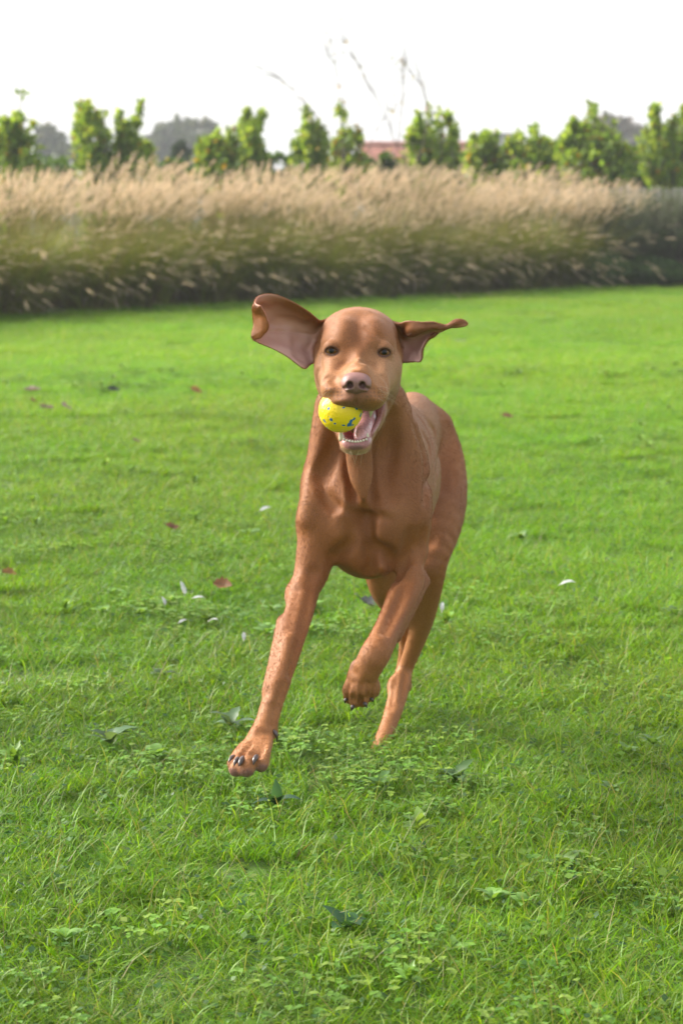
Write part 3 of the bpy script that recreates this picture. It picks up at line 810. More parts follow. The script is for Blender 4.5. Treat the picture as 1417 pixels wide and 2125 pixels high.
whip([base, (850, 440, 21.5), (852, 372, 21.5), (824, 305, 21.5), (798, 240, 21.5), (770, 190, 21.5), (748, 158, 21.5)], .0050, .0012, 14, Tw)
whip([(824, 305, 21.5), (832, 240, 21.6), (838, 170, 21.6), (836, 115, 21.6)], .006, .003, 9, Tw)
whip([(852, 372, 21.5), (880, 290, 21.4), (884, 205, 21.4), (862, 160, 21.4), (830, 120, 21.4)], .008, .003, 10, Tw)
whip([(770, 190, 21.5), (742, 130, 21.5), (722, 92, 21.5)], .004, .001, 6, Tw)
whip([(798, 240, 21.5), (775, 280, 21.6), (760, 330, 21.6)], .005, .002, 4, Tw)
Tk.obj('trunk', M_BARK, sp); Tw.obj('branches', M_BARK, sp)
c = np.concatenate([v for v in Tw.V]); c = c[RNG.integers(0, len(c), 70)]
v, ff, cc = leaf_cloud(r, c, 70, .05, .014, [(.20, .16, .08), (.15, .16, .05)], .2); lf = mesh_obj('leaves', v, ff, M_LEAF, sp, attrs={'Col': cc}); lf['kind'] = 'stuff'

# ---------------------------------------------------------------- farther off: conifer, big trees, two houses
M_FAR = leaf_mat('far_foliage', .30, .6, tint=False)
def blob_tree(seed, Y, px, lobes, label, name, cols, leaf, n, trunk_r=.22, group=None, cat='tree'):
    r = np.random.default_rng(seed); b = at(px, 400, Y); gz = float(gh(b[0], Y)); org = np.array([b[0], Y, gz])
    e = empty(name, org); tag(e, label, cat, group); T, B = Bag(), Bag()
    top = max(at(l[0], l[1], Y)[2] for l in lobes)
    trunk_top = org + [0, 0, (top - gz) * .55]
    T.tube([org + [0, 0, -.2], org + [.05, 0, (top - gz) * .3], trunk_top], [trunk_r, trunk_r * .8, trunk_r * .5], 8)
    for (lx, ly, rx, rz) in lobes:
        c0 = at(lx, ly, Y + r.uniform(-1, 1) * rx * Y / FPX); R = np.array([rx, rx, rz]) * Y / FPX
        T.tube([trunk_top - [0, 0, .15 * (top - gz)], (trunk_top + c0) / 2, c0], [trunk_r * .45, trunk_r * .3, trunk_r * .08], 5)
        m = int(n * rx * rz / 900) + 60
        c = c0 + unit(r.normal(size=(m, 3))) * (r.random((m, 1)) ** .4) * R
        c = c[vnoise(c, 9 / max(R.max(), .3) * .5, seed % 5) + .1 * r.normal(size=m) > .40]
        B.add(*[(v, f, None, cc) for v, f, cc in [leaf_cloud(r, c, m, leaf, leaf * .35, cols, 0, .1)]][0])
    T.V = [v - org for v in T.V]; B.V = [v - org for v in B.V]
    T.obj('trunk', M_BARK, e); o = B.obj('crown', M_FAR, e); o['kind'] = 'stuff'
DG = [(.060, .085, .050), (.075, .095, .060), (.050, .075, .045), (.090, .100, .070)]
FT = 'big trees standing far beyond the garden'
blob_tree(501, 44, 375, [(375, 304, 7, 9), (375, 316, 13, 12), (374, 332, 18, 14), (376, 350, 22, 16), (375, 372, 24, 18)], 'small dark conical evergreen beyond the border', 'evergreen', [(.022, .045, .022), (.03, .055, .025)], .14, 1500, .10)
blob_tree(502, 140, 385, [(345, 290, 30, 16), (380, 282, 34, 18), (418, 276, 24, 18), (330, 310, 22, 20), (395, 305, 46, 26), (430, 300, 24, 22), (365, 330, 60, 24)], 'grey green wood edge tree rising behind the dark evergreen', 'tree', DG, .9, 700, .5, FT)
blob_tree(503, 130, 98, [(95, 276, 16, 12), (110, 292, 20, 14), (82, 296, 16, 14), (100, 315, 28, 16)], 'faint thin crowned tree right of the left edge tree', 'tree', DG, .55, 320, .3, FT)
blob_tree(504, 130, 1285, [(1262, 262, 22, 16), (1290, 268, 24, 16), (1320, 282, 22, 14), (1280, 295, 50, 22)], 'hazy tree showing between the two round trees on the right', 'tree', [(.10, .095, .085), (.12, .10, .09), (.08, .09, .065)], .6, 420, .4, FT)
blob_tree(505, 120, 150, [(140, 322, 22, 12), (165, 330, 30, 14), (200, 334, 30, 14)], 'dark low tree far behind the narrow pair', 'tree', [(.04, .06, .035), (.05, .07, .04)], .6, 700, .3, FT)

tl = np.random.default_rng(55); cs = []
for x in np.arange(-75, 75, 1.6):
    h = 2.6 + 3.0 * float(fbm2(np.array([x]), np.array([0.0]), .11, 41)[0])
    m = 60; c = np.stack([x + tl.normal(0, 1.3, m), 175 + tl.normal(0, 2.0, m), -3.3 + h * tl.random(m) ** .7], 1); cs.append(c)
cs = np.concatenate(cs); v, ff, cc = leaf_cloud(tl, cs, len(cs), 1.1, .42, DG, 0, .1)
tw = mesh_obj('far_wood', v, ff, M_FAR, attrs={'Col': cc}); tag(tw, 'low wood along the horizon far beyond the garden', 'wood', kind='stuff')

def tiled_mat(name, c0, c1):
    m, n, l, b, o = new_mat(name)
    t = node(n, 'ShaderNodeTexCoord'); w = node(n, 'ShaderNodeTexNoise', Scale=4, Detail=8); l.new(t.outputs['Object'], w.inputs['Vector'])
    r = node(n, 'ShaderNodeValToRGB'); r.color_ramp.elements[0].color = (*c0, 1); r.color_ramp.elements[1].color = (*c1, 1); r.color_ramp.elements[0].position = .3; r.color_ramp.elements[1].position = .7
    l.new(w.outputs['Fac'], r.inputs['Fac']); l.new(r.outputs['Color'], b.inputs['Base Color']); b.inputs['Roughness'].default_value = .8
    return m
M_RED, M_GREY, M_BRICK = tiled_mat('red_roof_tiles', (.26, .085, .055), (.38, .15, .10)), tiled_mat('grey_roof_tiles', (.12, .12, .125), (.20, .20, .20)), tiled_mat('house_brick', (.25, .15, .10), (.36, .24, .17))
M_GLASS = simple_mat('window_glass', (.03, .035, .04), .08, .5); M_WHITE = simple_mat('white_paint', (.75, .74, .70), .5)
def house(Y, x0, x1, ridge_py, eave_dz, depth, mroof, label):
    a, b = at(x0, 400, Y)[0], at(x1, 400, Y)[0]; zr = at(700, ridge_py, Y + depth / 2)[2]; gz = float(gh((a + b) / 2, Y)); w = (b - a) / 2; ze = zr - eave_dz
    e = empty('house', ((a + b) / 2, Y + depth / 2, gz)); tag(e, label, 'house')
    h = ze - gz; dp = depth / 2
    v, q = box_np((0, 0, h / 2), (w - .35, dp - .4, h / 2 - .003)); mesh_obj('wall', v, q, M_BRICK, e, smooth=False)
    for s in (-1, 1): mesh_obj('gable', np.array([(s * (w - .35), y, z) for y, z in ((-dp + .4, h), (dp - .4, h), (0, zr - gz - .22))]), np.array([[0, 1, 2][::-s]]), M_BRICK, e, smooth=False)
    R = Bag(); nrow = 16; rr = zr - gz
    for s in (-1, 1):
        for i in range(nrow):                                   # courses of tiles, each lapping the next
            t0, t1 = i / nrow, (i + 1) / nrow + .012
            P = [np.array([sx * w, s * dp * t, rr - (rr - h) * t - dz]) for t, dz in ((t0, .03), (t1, -.02)) for sx in (-1, 1)]
            lo = [p - [0, 0, .05] for p in P]
            V8 = np.array(P + lo)
            R.add(V8, None, np.array([[0, 1, 3, 2], [4, 6, 7, 5], [0, 4, 5, 1], [2, 3, 7, 6], [0, 2, 6, 4], [1, 5, 7, 3]]))
    rf = R.obj('roof', mroof, e, smooth=False)
    v, q = tube_np([(-w, 0, rr + .02), (w, 0, rr + .02)], .14, 8)[:2]; mesh_obj('ridge_cap', v, q, mroof, rf)
    for i in range(3):
        wx = -w * .6 + i * w * .6
        v, q = box_np((wx, -dp + .4, h * .55), (.6, .05, .55)); fr = mesh_obj('window', v, q, M_WHITE, e, smooth=False)
        for s in (-1, 1):
            v, q = box_np((wx + s * .285, -dp + .343, h * .55), (.25, .004, .47)); mesh_obj('pane', v, q, M_GLASS, fr, smooth=False)
    return e
house(88, 748, 985, 300, 2.1, 8.0, M_RED, 'house with a faded red tiled roof beyond the row of trees')
house(105, 1022, 1098, 281, 1.8, 7.0, M_GREY, 'house with a grey roof, right of the red roofed one')

# ---------------------------------------------------------------- thin autumn haze over the whole place
hv_, hq_ = box_np((0, 178, 1.2), (340, 248, 6.2))
M_AIR = bpy.data.materials.new('haze'); M_AIR.use_nodes = True; M_AIR.node_tree.nodes.clear()
pv_ = M_AIR.node_tree.nodes.new('ShaderNodeVolumePrincipled'); po_ = M_AIR.node_tree.nodes.new('ShaderNodeOutputMaterial')
pv_.inputs['Color'].default_value = (.93, .95, .97, 1); pv_.inputs['Density'].default_value = .0012
M_AIR.node_tree.links.new(pv_.outputs['Volume'], po_.inputs['Volume'])
haze = mesh_obj('haze', hv_, hq_, M_AIR, smooth=False); haze['kind'] = 'stuff'
# ---------------------------------------------------------------- the dog
def graded(lo, hi, flo, fhi, fine, coarse):
    return np.concatenate([np.arange(lo, flo, coarse), np.arange(flo, fhi, fine), np.arange(fhi, hi, coarse)])

FINE, COARSE = 0.0016, 0.0032
f = Field(graded(-0.20, 0.26, -0.052, 0.095, FINE, COARSE),
          graded(2.95, 4.17, 2.985, 3.30, FINE, COARSE),
          graded(-0.005, 0.83, 0.595, 0.82, FINE, COARSE))
A = at
def ch(rows, **kw):
    f.chain([A(*r[:3]) for r in rows], [r[3] for r in rows], **kw)
X3 = np.array([1.0, 0, 0])

# trunk, front to back (tall oval sections)
ch([(757, 1055, 3.375, .100), (772, 1003, 3.50, .138), (806, 985, 3.64, .126), (815, 975, 3.70, .108)], k=.03, flat=X3, ff=.70)
ch([(806, 945, 3.64, .090), (836, 928, 3.80, .080), (856, 904, 3.96, .080), (862, 912, 4.03, .070)], k=.026, flat=X3, ff=.68)
f.ell(A(757, 1098, 3.36), (.060, .075, .060), k=.04)
f.ell(A(770, 1150, 3.36), (.034, .07, .027), k=.025)                       # keel of the breastbone
# hindquarters
ch([(893, 893, 3.99, .044), (905, 960, 3.965, .052), (907, 1030, 3.91, .054), (904, 1090, 3.85, .046), (899, 1150, 3.80, .030), (893, 1200, 3.80, .0245),
    (880, 1270, 3.84, .0215), (863, 1330, 3.88, .0170), (842, 1385, 3.905, .0140), (831, 1420, 3.88, .0180), (821, 1460, 3.845, .0165), (808, 1500, 3.805, .0145),
    (796, 1535, 3.77, .0155), (788, 1560, 3.745, .0165)], k=.018)
f.cone(A(882, 1180, 3.78), A(868, 1280, 3.85), .016, .010, k=.02)           # shin bone
f.cone(A(845, 1375, 3.925), A(840, 1425, 3.935), .009, .012, k=.012)        # heel tendon
f.ell(A(815, 1424, 3.88), (.0065, .012, .012), k=.016)
for dx, dy in ((-14, 10), (-5, 14), (6, 14), (15, 9)):
    f.cone(A(791 + dx * .6, 1556, 3.745), A(782 + dx, 1570 + dy * .6, 3.705), .0095, .0095, k=.006)
ch([(835, 935, 3.98, .044), (802, 1060, 3.88, .048), (789, 1150, 3.79, .032), (791, 1195, 3.79, .0275), (802, 1228, 3.81, .0265), (824, 1270, 3.88, .0195), (843, 1320, 3.95, .0150),
    (841, 1365, 3.98, .0135), (834, 1410, 3.985, .0155), (824, 1455, 3.975, .0140), (815, 1485, 3.96, .016)], k=.018)
f.ell(A(812, 1500, 3.94), (.018, .03, .012), k=.015)
# tail carried low behind the rump
ch([(878, 905, 4.06, .018), (876, 935, 4.10, .015), (872, 985, 4.125, .011), (866, 1040, 4.12, .006)], k=.02)
# neck
ch([(745, 775, 3.31, .050), (750, 850, 3.355, .060), (756, 930, 3.385, .074), (757, 1000, 3.39, .080)], k=.03)
ch([(700, 850, 3.35, .032), (690, 930, 3.35, .036), (682, 1000, 3.345, .036)], k=.03)
ch([(800, 840, 3.36, .032), (822, 920, 3.37, .038), (828, 1000, 3.355, .036)], k=.03)
# shoulders and forelegs
ch([(716, 900, 3.45, .040), (682, 985, 3.385, .034), (672, 1040, 3.35, .033), (663, 1085, 3.335, .032)], k=.03)
ch([(806, 895, 3.46, .040), (838, 970, 3.395, .034), (846, 1030, 3.365, .032), (850, 1085, 3.345, .030)], k=.03)
ch([(663, 1085, 3.335, .032), (658, 1130, 3.325, .0310), (647, 1185, 3.315, .0270), (633, 1222, 3.295, .0228), (622, 1265, 3.255, .0218), (610, 1310, 3.215, .0200),
    (594, 1370, 3.175, .0170), (577, 1425, 3.14, .0158), (564, 1462, 3.12, .0158), (553, 1500, 3.10, .0162), (540, 1530, 3.08, .0180)], k=.016)
f.ell(A(606, 1240, 3.30), (.0090, .016, .017), k=.02)                       # point of the elbow
ch([(846, 1040, 3.36, .032), (850, 1100, 3.345, .0290), (855, 1150, 3.335, .0255), (852, 1190, 3.315, .0245), (836, 1238, 3.275, .0238), (812, 1290, 3.225, .0205),
    (793, 1330, 3.18, .0208), (778, 1358, 3.155, .0222), (766, 1380, 3.155, .0210), (754, 1400, 3.16, .0222), (750, 1420, 3.17, .0232), (748, 1436, 3.18, .0190)], k=.016)
f.ell(A(882, 1186, 3.345), (.0085, .016, .013), k=.016)
f.cone(A(880, 1205, 3.335), A(822, 1325, 3.23), .009, .007, k=.014)         # flexor edge of the lifted forearm
f.cone(A(583, 1290, 3.235), A(556, 1430, 3.13), .006, .006, k=.016)
# reaching paw: four toes with pads
for (k0, k1, k2, r) in (((522, 1540, 3.078), (500, 1562, 3.052), (486, 1585, 3.040), .0098), ((530, 1540, 3.070), (504, 1572, 3.028), (490, 1598, 3.014), .0108),
                        ((540, 1540, 3.066), (522, 1570, 3.022), (512, 1597, 3.006), .0118), ((553, 1535, 3.070), (547, 1563, 3.034), (542, 1588, 3.020), .0108)):
    f.chain([A(*k0), A(*k1), A(*k2)], [.0098, .0102, r], k=.006, n=5)
f.ell(A(530, 1575, 3.06), (.02, .016, .012), k=.012)                        # large pad behind the toes
f.ell(A(568, 1520, 3.105), (.006, .008, .010), k=.008)
# lifted paw, hanging from the wrist
for (k0, k1, k2) in (((734, 1412, 3.160), (724, 1430, 3.158), (725, 1450, 3.172)), ((744, 1418, 3.150), (738, 1440, 3.144), (736, 1459, 3.160)),
                     ((757, 1418, 3.150), (755, 1440, 3.146), (753, 1457, 3.162)), ((767, 1412, 3.160), (770, 1430, 3.160), (767, 1446, 3.174))):
    f.chain([A(*k0), A(*k1), A(*k2)], [.0100, .0098, .0078], k=.0025, n=5)
f.ell(A(780, 1428, 3.195), (.007, .012, .014), k=.008)
f.ell(A(738, 1382, 3.165), (.0065, .009, .0068), k=.007)
# muscles of the chest
f.ell(A(757, 1088, 3.322), (.046, .046, .056), k=.028)
f.ell(A(757, 1042, 3.335), (.050, .047, .042), k=.03)
f.ell(A(700, 1090, 3.325), (.046, .034, .052), k=.02, rot=((0, 1, 0), .35))
f.ell(A(806, 1085, 3.325), (.044, .034, .054), k=.02, rot=((0, 1, 0), -.30))
f.ell(A(786, 1150, 3.315), (.022, .028, .028), k=.02)
f.ell(A(660, 1062, 3.325), (.024, .024, .034), k=.02)
f.ell(A(848, 1060, 3.335), (.026, .022, .036), k=.02)
# ---- relief on the surface as it stands: neck, chest, shoulders
ch([(741, 905, 3.294, .0205), (745, 955, 3.299, .0220), (751, 1010, 3.293, .0215), (756, 1050, 3.294, .0175), (757, 1090, 3.306, .010)], k=.010)
f.groove([(710, 905, .006), (714, 960, .014), (721, 1010, .016), (732, 1042, .011), (746, 1068, .003)], .010, .009)
f.groove([(782, 895, .006), (779, 960, .014), (780, 1010, .016), (776, 1042, .011), (766, 1068, .003)], .010, .009)
f.groove([(757, 1066, .004), (751, 1085, .013), (733, 1118, .014), (698, 1156, .007)], .010, .014)
f.groove([(756, 1085, .006), (758, 1120, .010), (760, 1160, .008)], .026, .02)
f.groove([(757, 1075, .009), (764, 1120, .009), (769, 1165, .010), (764, 1190, .008)], .009, .013)
f.groove([(764, 1068, .002), (788, 1071, .0022), (808, 1076, .001)], .006, .008)
f.groove([(742, 1064, .002), (716, 1056, .0018), (690, 1050, .001)], .006, .008)
f.groove([(782, 1135, .005), (806, 1152, .013), (822, 1182, .012), (822, 1202, .005)], .011, .014)
f.groove([(672, 960, .003), (658, 992, .008), (668, 1022, .006), (694, 1048, .003)], .009, .014)
f.ridge([(652, 1000, .002), (640, 1035, .004), (630, 1075, .002)], .012, .016)
f.groove([(694, 895, .004), (684, 945, .009), (676, 985, .004)], .012, .018)
f.groove([(814, 870, .005), (810, 930, .010), (802, 990, .008), (808, 1030, .003)], .013, .018)
f.groove([(874, 1105, .001), (868, 1135, .004), (870, 1165, .002)], .009, .014)
f.groove([(850, 1110, .003), (843, 1155, .007), (838, 1192, .003)], .009, .013)
f.groove([(862, 885, .002), (880, 935, .005), (886, 985, .005), (884, 1040, .003)], .008, .010)
for i in range(3):
    f.groove([(858 + i * 14, 862 + i * 5, .001), (882 + i * 11, 905, .0012), (893 + i * 8, 955, .0012), (886 + i * 7, 1010, .001)], .007, .010)
# forelegs and hind legs: tendons, hollows of the joints
f.groove([(648, 1190, .003), (638, 1250, .006), (622, 1320, .005), (602, 1395, .003)], .008, .012)
f.groove([(615, 1225, .003), (608, 1260, .004), (598, 1310, .002)], .008, .012)
f.ridge([(600, 1320, .001), (584, 1390, .003), (566, 1452, .003)], .006, .009)
f.groove([(586, 1425, .002), (576, 1465, .003), (565, 1500, .002)], .006, .010)
for a, b in (((537, 1518), (500, 1566)), ((546, 1522), (522, 1562)), ((556, 1522), (538, 1568))):
    f.groove([(a[0], a[1], .001), ((a[0] + b[0]) / 2, (a[1] + b[1]) / 2, .004), (b[0], b[1], .006)], .0045, .006)
f.groove([(846, 1205, .003), (822, 1260, .007), (798, 1310, .003)], .008, .012)
f.groove([(796, 1392, .0015), (770, 1390, .0006)], .008, .012)
f.groove([(728, 1392, .001), (738, 1398, .0015)], .006, .008)
for a, b in (((735, 1420), (731, 1456)), ((748, 1425), (748, 1460)), ((764, 1420), (764, 1452))):
    f.groove([(a[0], a[1], .001), ((a[0] + b[0]) / 2, (a[1] + b[1]) / 2, .003), (b[0], b[1], .005)], .004, .005)
f.groove([(842, 1395, .003), (836, 1430, .005), (832, 1455, .002)], .006, .010)
f.groove([(822, 1405, .002), (815, 1440, .003), (812, 1470, .001)], .005, .008)
f.groove([(900, 1060, .002), (893, 1120, .005), (888, 1180, .003)], .010, .018)
f.groove([(940, 900, .002), (925, 960, .003), (915, 1010, .001)], .012, .02)

# ---- head
f.ell(A(743, 711, 3.232), (.0545, .080, .0480), k=.02)
f.ell(A(745, 690, 3.222), (.0530, .066, .0325), k=.02)
f.ell(A(744, 702, 3.180), (.047, .045, .037), k=.02)
f.ell(A(684, 768, 3.225), (.0210, .050, .038), k=.020)                      # cheeks
f.ell(A(800, 768, 3.225), (.0200, .050, .038), k=.020)
f.cone(A(684, 750, 3.160), A(677, 735, 3.22), .0145, .0130, k=.022)            # cheek bones
f.cone(A(803, 753, 3.160), A(809, 738, 3.22), .0145, .0130, k=.022)
f.ell(A(745, 800, 3.225), (.050, .060, .040), k=.03)
f.ell(A(680, 778, 3.165), (.0170, .034, .0240), k=.022)
f.ell(A(804, 776, 3.168), (.0160, .034, .0240), k=.022)
f.cone(A(744, 732, 3.155), A(740, 785, 3.080), .0280, .0205, k=.026)        # bridge of the muzzle
f.cone(A(709, 756, 3.152), A(700, 796, 3.098), .0250, .0210, k=.024)
f.cone(A(777, 758, 3.152), A(776, 796, 3.098), .0245, .0200, k=.024)
f.ell(A(698, 808, 3.104), (.0195, .038, .0190), k=.018)                      # upper lips
f.ell(A(716, 824, 3.084), (.0200, .026, .0120), k=.016)
f.ell(A(772, 820, 3.097), (.0200, .040, .0195), k=.02)
f.ell(A(741, 817, 3.077), (.0220, .020, .0155), k=.014)
f.ell(A(765, 833, 3.090), (.0120, .020, .0105), k=.012)
f.cone(A(793, 796, 3.130), A(799, 806, 3.175), .0120, .0110, k=.016)        # corner of the mouth
f.ell(A(703, 701, 3.160), (.022, .018, .0125), k=.02, rot=((0, 1, 0), -.35))   # brows
f.ell(A(785, 703, 3.160), (.022, .018, .0125), k=.02, rot=((0, 1, 0), .35))
f.groove([(745, 652, .001), (744, 685, .003), (744, 715, .001)], .016, .022)
f.ridge([(722, 672, .0002), (718, 690, .0008), (710, 704, .0004)], .012, .016)
f.ridge([(767, 673, .0002), (772, 691, .0008), (780, 705, .0004)], .012, .016)
f.groove([(722, 738, .002), (712, 744, .003)], .010, .014)
f.groove([(766, 739, .002), (777, 746, .003)], .010, .014)
# planes of the muzzle
f.groove([(714, 742, .003), (704, 762, .0045), (694, 785, .003)], .014, .016)
f.groove([(772, 744, .003), (784, 764, .0045), (793, 785, .003)], .014, .016)
f.groove([(706, 806, .001), (694, 818, .002), (676, 826, .001)], .006, .008)
f.groove([(774, 808, .001), (786, 818, .002), (796, 818, .001)], .006, .008)
# lower jaw
for s, x0, x1, x2 in ((1, 798, 786, 764), (-1, 690, 698, 713)):
    ch([(x0, 805, 3.250, .0180), (x1, 850, 3.205, .0140), (x2, 900, 3.140, .0110), (738 + s * 12, 919, 3.103, .0105)], k=.010)
f.ell(A(738, 924, 3.108), (.0215, .022, .0125), k=.010)
f.ell(A(738, 918, 3.150), (.0200, .040, .0120), k=.012)
f.ell(A(746, 860, 3.245), (.040, .045, .050), k=.02)                        # throat
ch([(795, 816, 3.168, .0055), (794, 842, 3.163, .0048), (787, 870, 3.152, .0046), (770, 899, 3.120, .0050)], k=.005)   # stretched lip
ch([(786, 828, 3.195, .0085), (782, 858, 3.190, .0090), (771, 884, 3.165, .0085)], k=.008)
f.ell(A(738, 903, 3.120), (.0165, .029, .0095), k=.004, op='c')              # hollow of the lower jaw
# wrinkles
for rows in (((670, 790, .0006), (680, 782, .0016), (692, 785, .0008)), ((694, 812, .0006), (708, 815, .0012), (720, 811, .0006)), ((663, 765, .0006), (657, 778, .001), (660, 795, .0006)),
             ((690, 790, .0006), (700, 800, .0012), (712, 803, .0006)), ((796, 782, .0006), (805, 795, .001), (807, 808, .0006)), ((703, 824, .0005), (716, 822, .0010), (726, 819, .0005)),
             ((703, 765, .0006), (716, 752, .0012), (735, 748, .0008)), ((715, 777, .0006), (722, 766, .0012), (740, 761, .0008)), ((750, 750, .0006), (770, 754, .001), (780, 766, .0006)),
             ((668, 735, .0008), (664, 752, .0014), (668, 770, .0008)), ((760, 680, .0005), (778, 690, .0012), (790, 700, .0006))):
    f.groove([(x, y, d * 1.25) for x, y, d in rows], .0040, .0055)
f.groove([(739.5, 818, .0016), (739.5, 828, .0022), (739, 838, .0028)], .0022, .004)
# eye sockets and lids
EYES = []
for ex, ey, s in ((688, 726, -1), (797, 729, 1)):
    p, nn = f.hit(ex, ey)
    eY = float(p[1]) + .0085
    EYES.append((ex, ey, eY, s))
    f.ell(A(ex, ey + 1, eY - .006), (.0110, .018, .0085), k=.006, op='c')
    lid = lambda rows, r: f.chain([A(ex + s * x, ey + y, eY + d) for x, y, d in rows], [r * .6, r, r, r, r * .6], k=.0032, bone=False)
    lid([(-16, 6.5, -.0082), (-8, -5.0, -.0114), (0, -8.6, -.0120), (8, -5.4, -.0102), (16, 3.5, -.0060)], .0026)
    lid([(-16, 6.5, -.0082), (-8, 9.5, -.0110), (0, 11.0, -.0112), (8, 9, -.0098), (16, 3.5, -.0060)], .0023)
    lid([(-17, 0, -.0062), (-9, -9.8, -.0092), (0, -13, -.0096), (9, -9.8, -.0080), (17, 0, -.0035)], .0030)
    lid([(-18, -4, -.0035), (-9, -13, -.0058), (0, -16, -.0058), (9, -13, -.0044), (18, -4, .0005)], .0036)
    lid([(-19, 13, -.0060), (-9, 16.5, -.0078), (1, 18.0, -.0078), (11, 15.5, -.0056), (18, 9, -.001)], .0034)

V, Q = f.surface()
LIPF = lambda x, y: f.hit(x, y)[0]
V = relax(V, Q, 2, .5)
BONES = f.bones
N = vnormals(V, Q)

# natural colour of the coat: rust, paler on the muzzle and down the legs, pink in the mouth, dark lids and pads
FUR, PALE, DEEP = np.array([.258, .090, .022]), np.array([.39, .170, .058]), np.array([.160, .048, .011])
PINK, GUM, LID, PAD = np.array([.33, .135, .125]), np.array([.20, .050, .050]), np.array([.075, .036, .024]), np.array([.20, .095, .080])
def blob(V, c, r, soft=1.0):
    c = np.asarray(c, float); r = np.broadcast_to(np.asarray(r, float), (3,))
    d = np.sqrt((((V - c) / r) ** 2).sum(1))
    return np.clip((1 - d) / soft + .5, 0, 1)
def seg(V, a, b, r, soft=.5):
    a, b = np.asarray(a), np.asarray(b); ba = b - a
    h = np.clip((V - a) @ ba / (ba @ ba), 0, 1)
    d = np.linalg.norm(V - a - h[:, None] * ba, axis=1) / r
    return np.clip((1 - d) / soft + .5, 0, 1)
def paint(C, w, c):
    return C * (1 - w[:, None]) + np.asarray(c) * w[:, None]
C = np.tile(FUR, (len(V), 1))
C = paint(C, .45 * vnoise(V, 14, 1) ** 1.5, DEEP)
C = paint(C, .35 * vnoise(V, 22, 2) ** 2, PALE)
C = paint(C, .55 * np.clip((.34 - V[:, 2]) / .16, 0, 1), PALE)
C = paint(C, .60 * blob(V, A(740, 790, 3.08), (.052, .05, .040), 1.2), PALE)
C = paint(C, .55 * blob(V, A(800, 770, 3.14), (.030, .05, .035), 1.2), np.array([.42, .24, .13]))
C = paint(C, .35 * blob(V, A(672, 770, 3.14), (.025, .04, .035), 1.2), np.array([.44, .24, .13]))
C = paint(C, .50 * blob(V, A(744, 690, 3.13), (.022, .06, .030), 1.3), DEEP)
C = paint(C, .65 * seg(V, A(738, 812, 3.06), A(738, 840, 3.06), .018, .9), np.array([.17, .07, .045]))
for wx, wy in [(x + (y % 3), y) for y in (806, 813, 820, 827) for x in range(676, 716, 8)] + [(x - (y % 3), y) for y in (806, 814, 822, 830) for x in range(762, 800, 8)]:
    wp_ = f.hit(wx, wy)[0]
    if wp_ is not None: C = paint(C, .6 * blob(V, wp_, .0016, .6), np.array([.10, .045, .03]))
C = paint(C, .85 * seg(V, A(739, 822, 3.06), A(739, 841, 3.07), .0022, .6), np.array([.07, .035, .028]))
C = paint(C, .8 * seg(V, A(722, 936, 3.10), A(752, 936, 3.10), .012, .9), np.array([.52, .36, .21]))
mouth = np.maximum.reduce([blob(V, A(738, 900, 3.12), (.0225, .040, .0125), .25), seg(V, A(790, 838, 3.19), A(774, 888, 3.165), .0145, .4)])
C = paint(C, mouth, GUM * 1.3)
lip = np.maximum(seg(V, A(797, 830, 3.162), A(776, 895, 3.125), .0075, .5), 0)
lip = np.maximum(lip, seg(V, A(710, 903, 3.118), A(722, 921, 3.090), .0075, .5))
lip = np.maximum(lip, seg(V, A(722, 921, 3.088), A(755, 921, 3.088), .0075, .5))
lip = np.maximum(lip, seg(V, A(755, 921, 3.090), A(768, 900, 3.118), .0075, .5))
C = paint(C, lip, PINK)
C = paint(C, .8 * seg(V, A(722, 930, 3.084), A(754, 930, 3.084), .0045, .6), np.array([.13, .06, .05]))
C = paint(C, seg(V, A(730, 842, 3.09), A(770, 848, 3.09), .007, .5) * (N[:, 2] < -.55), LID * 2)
for ex, ey, eY, s in EYES:
    c = A(ex, ey + 1.5, eY - .0105)
    d = np.sqrt(((V - c)[:, 0] / .0108) ** 2 + ((V - c)[:, 2] / .0078) ** 2)
    ok = (np.abs(V[:, 1] - c[1]) < .02)
    C = paint(C, np.clip((1.06 - d) / .18, 0, 1) * ok, LID)
    C = paint(C, .25 * np.clip((1.9 - d) / 1.0, 0, 1) * ok, DEEP * .7)
pads = np.zeros(len(V))
for p in ((487, 1602, 3.012), (512, 1601, 3.004), (543, 1592, 3.018)):
    pads = np.maximum(pads, blob(V, A(*p) + np.array([0, 0, -.004]), (.0125, .016, .0115), .3))
pads = np.maximum(pads, blob(V, A(530, 1580, 3.055), (.02, .018, .012), .3))
pads = np.maximum(pads, .8 * blob(V, A(783, 1432, 3.20), (.007, .013, .015), .3))
pads = np.maximum(pads, .5 * blob(V, A(732, 1380, 3.16), (.007, .009, .009), .3))
C = paint(C, pads, PAD)
bare = np.clip(np.maximum.reduce([mouth, lip, pads]), 0, 1)

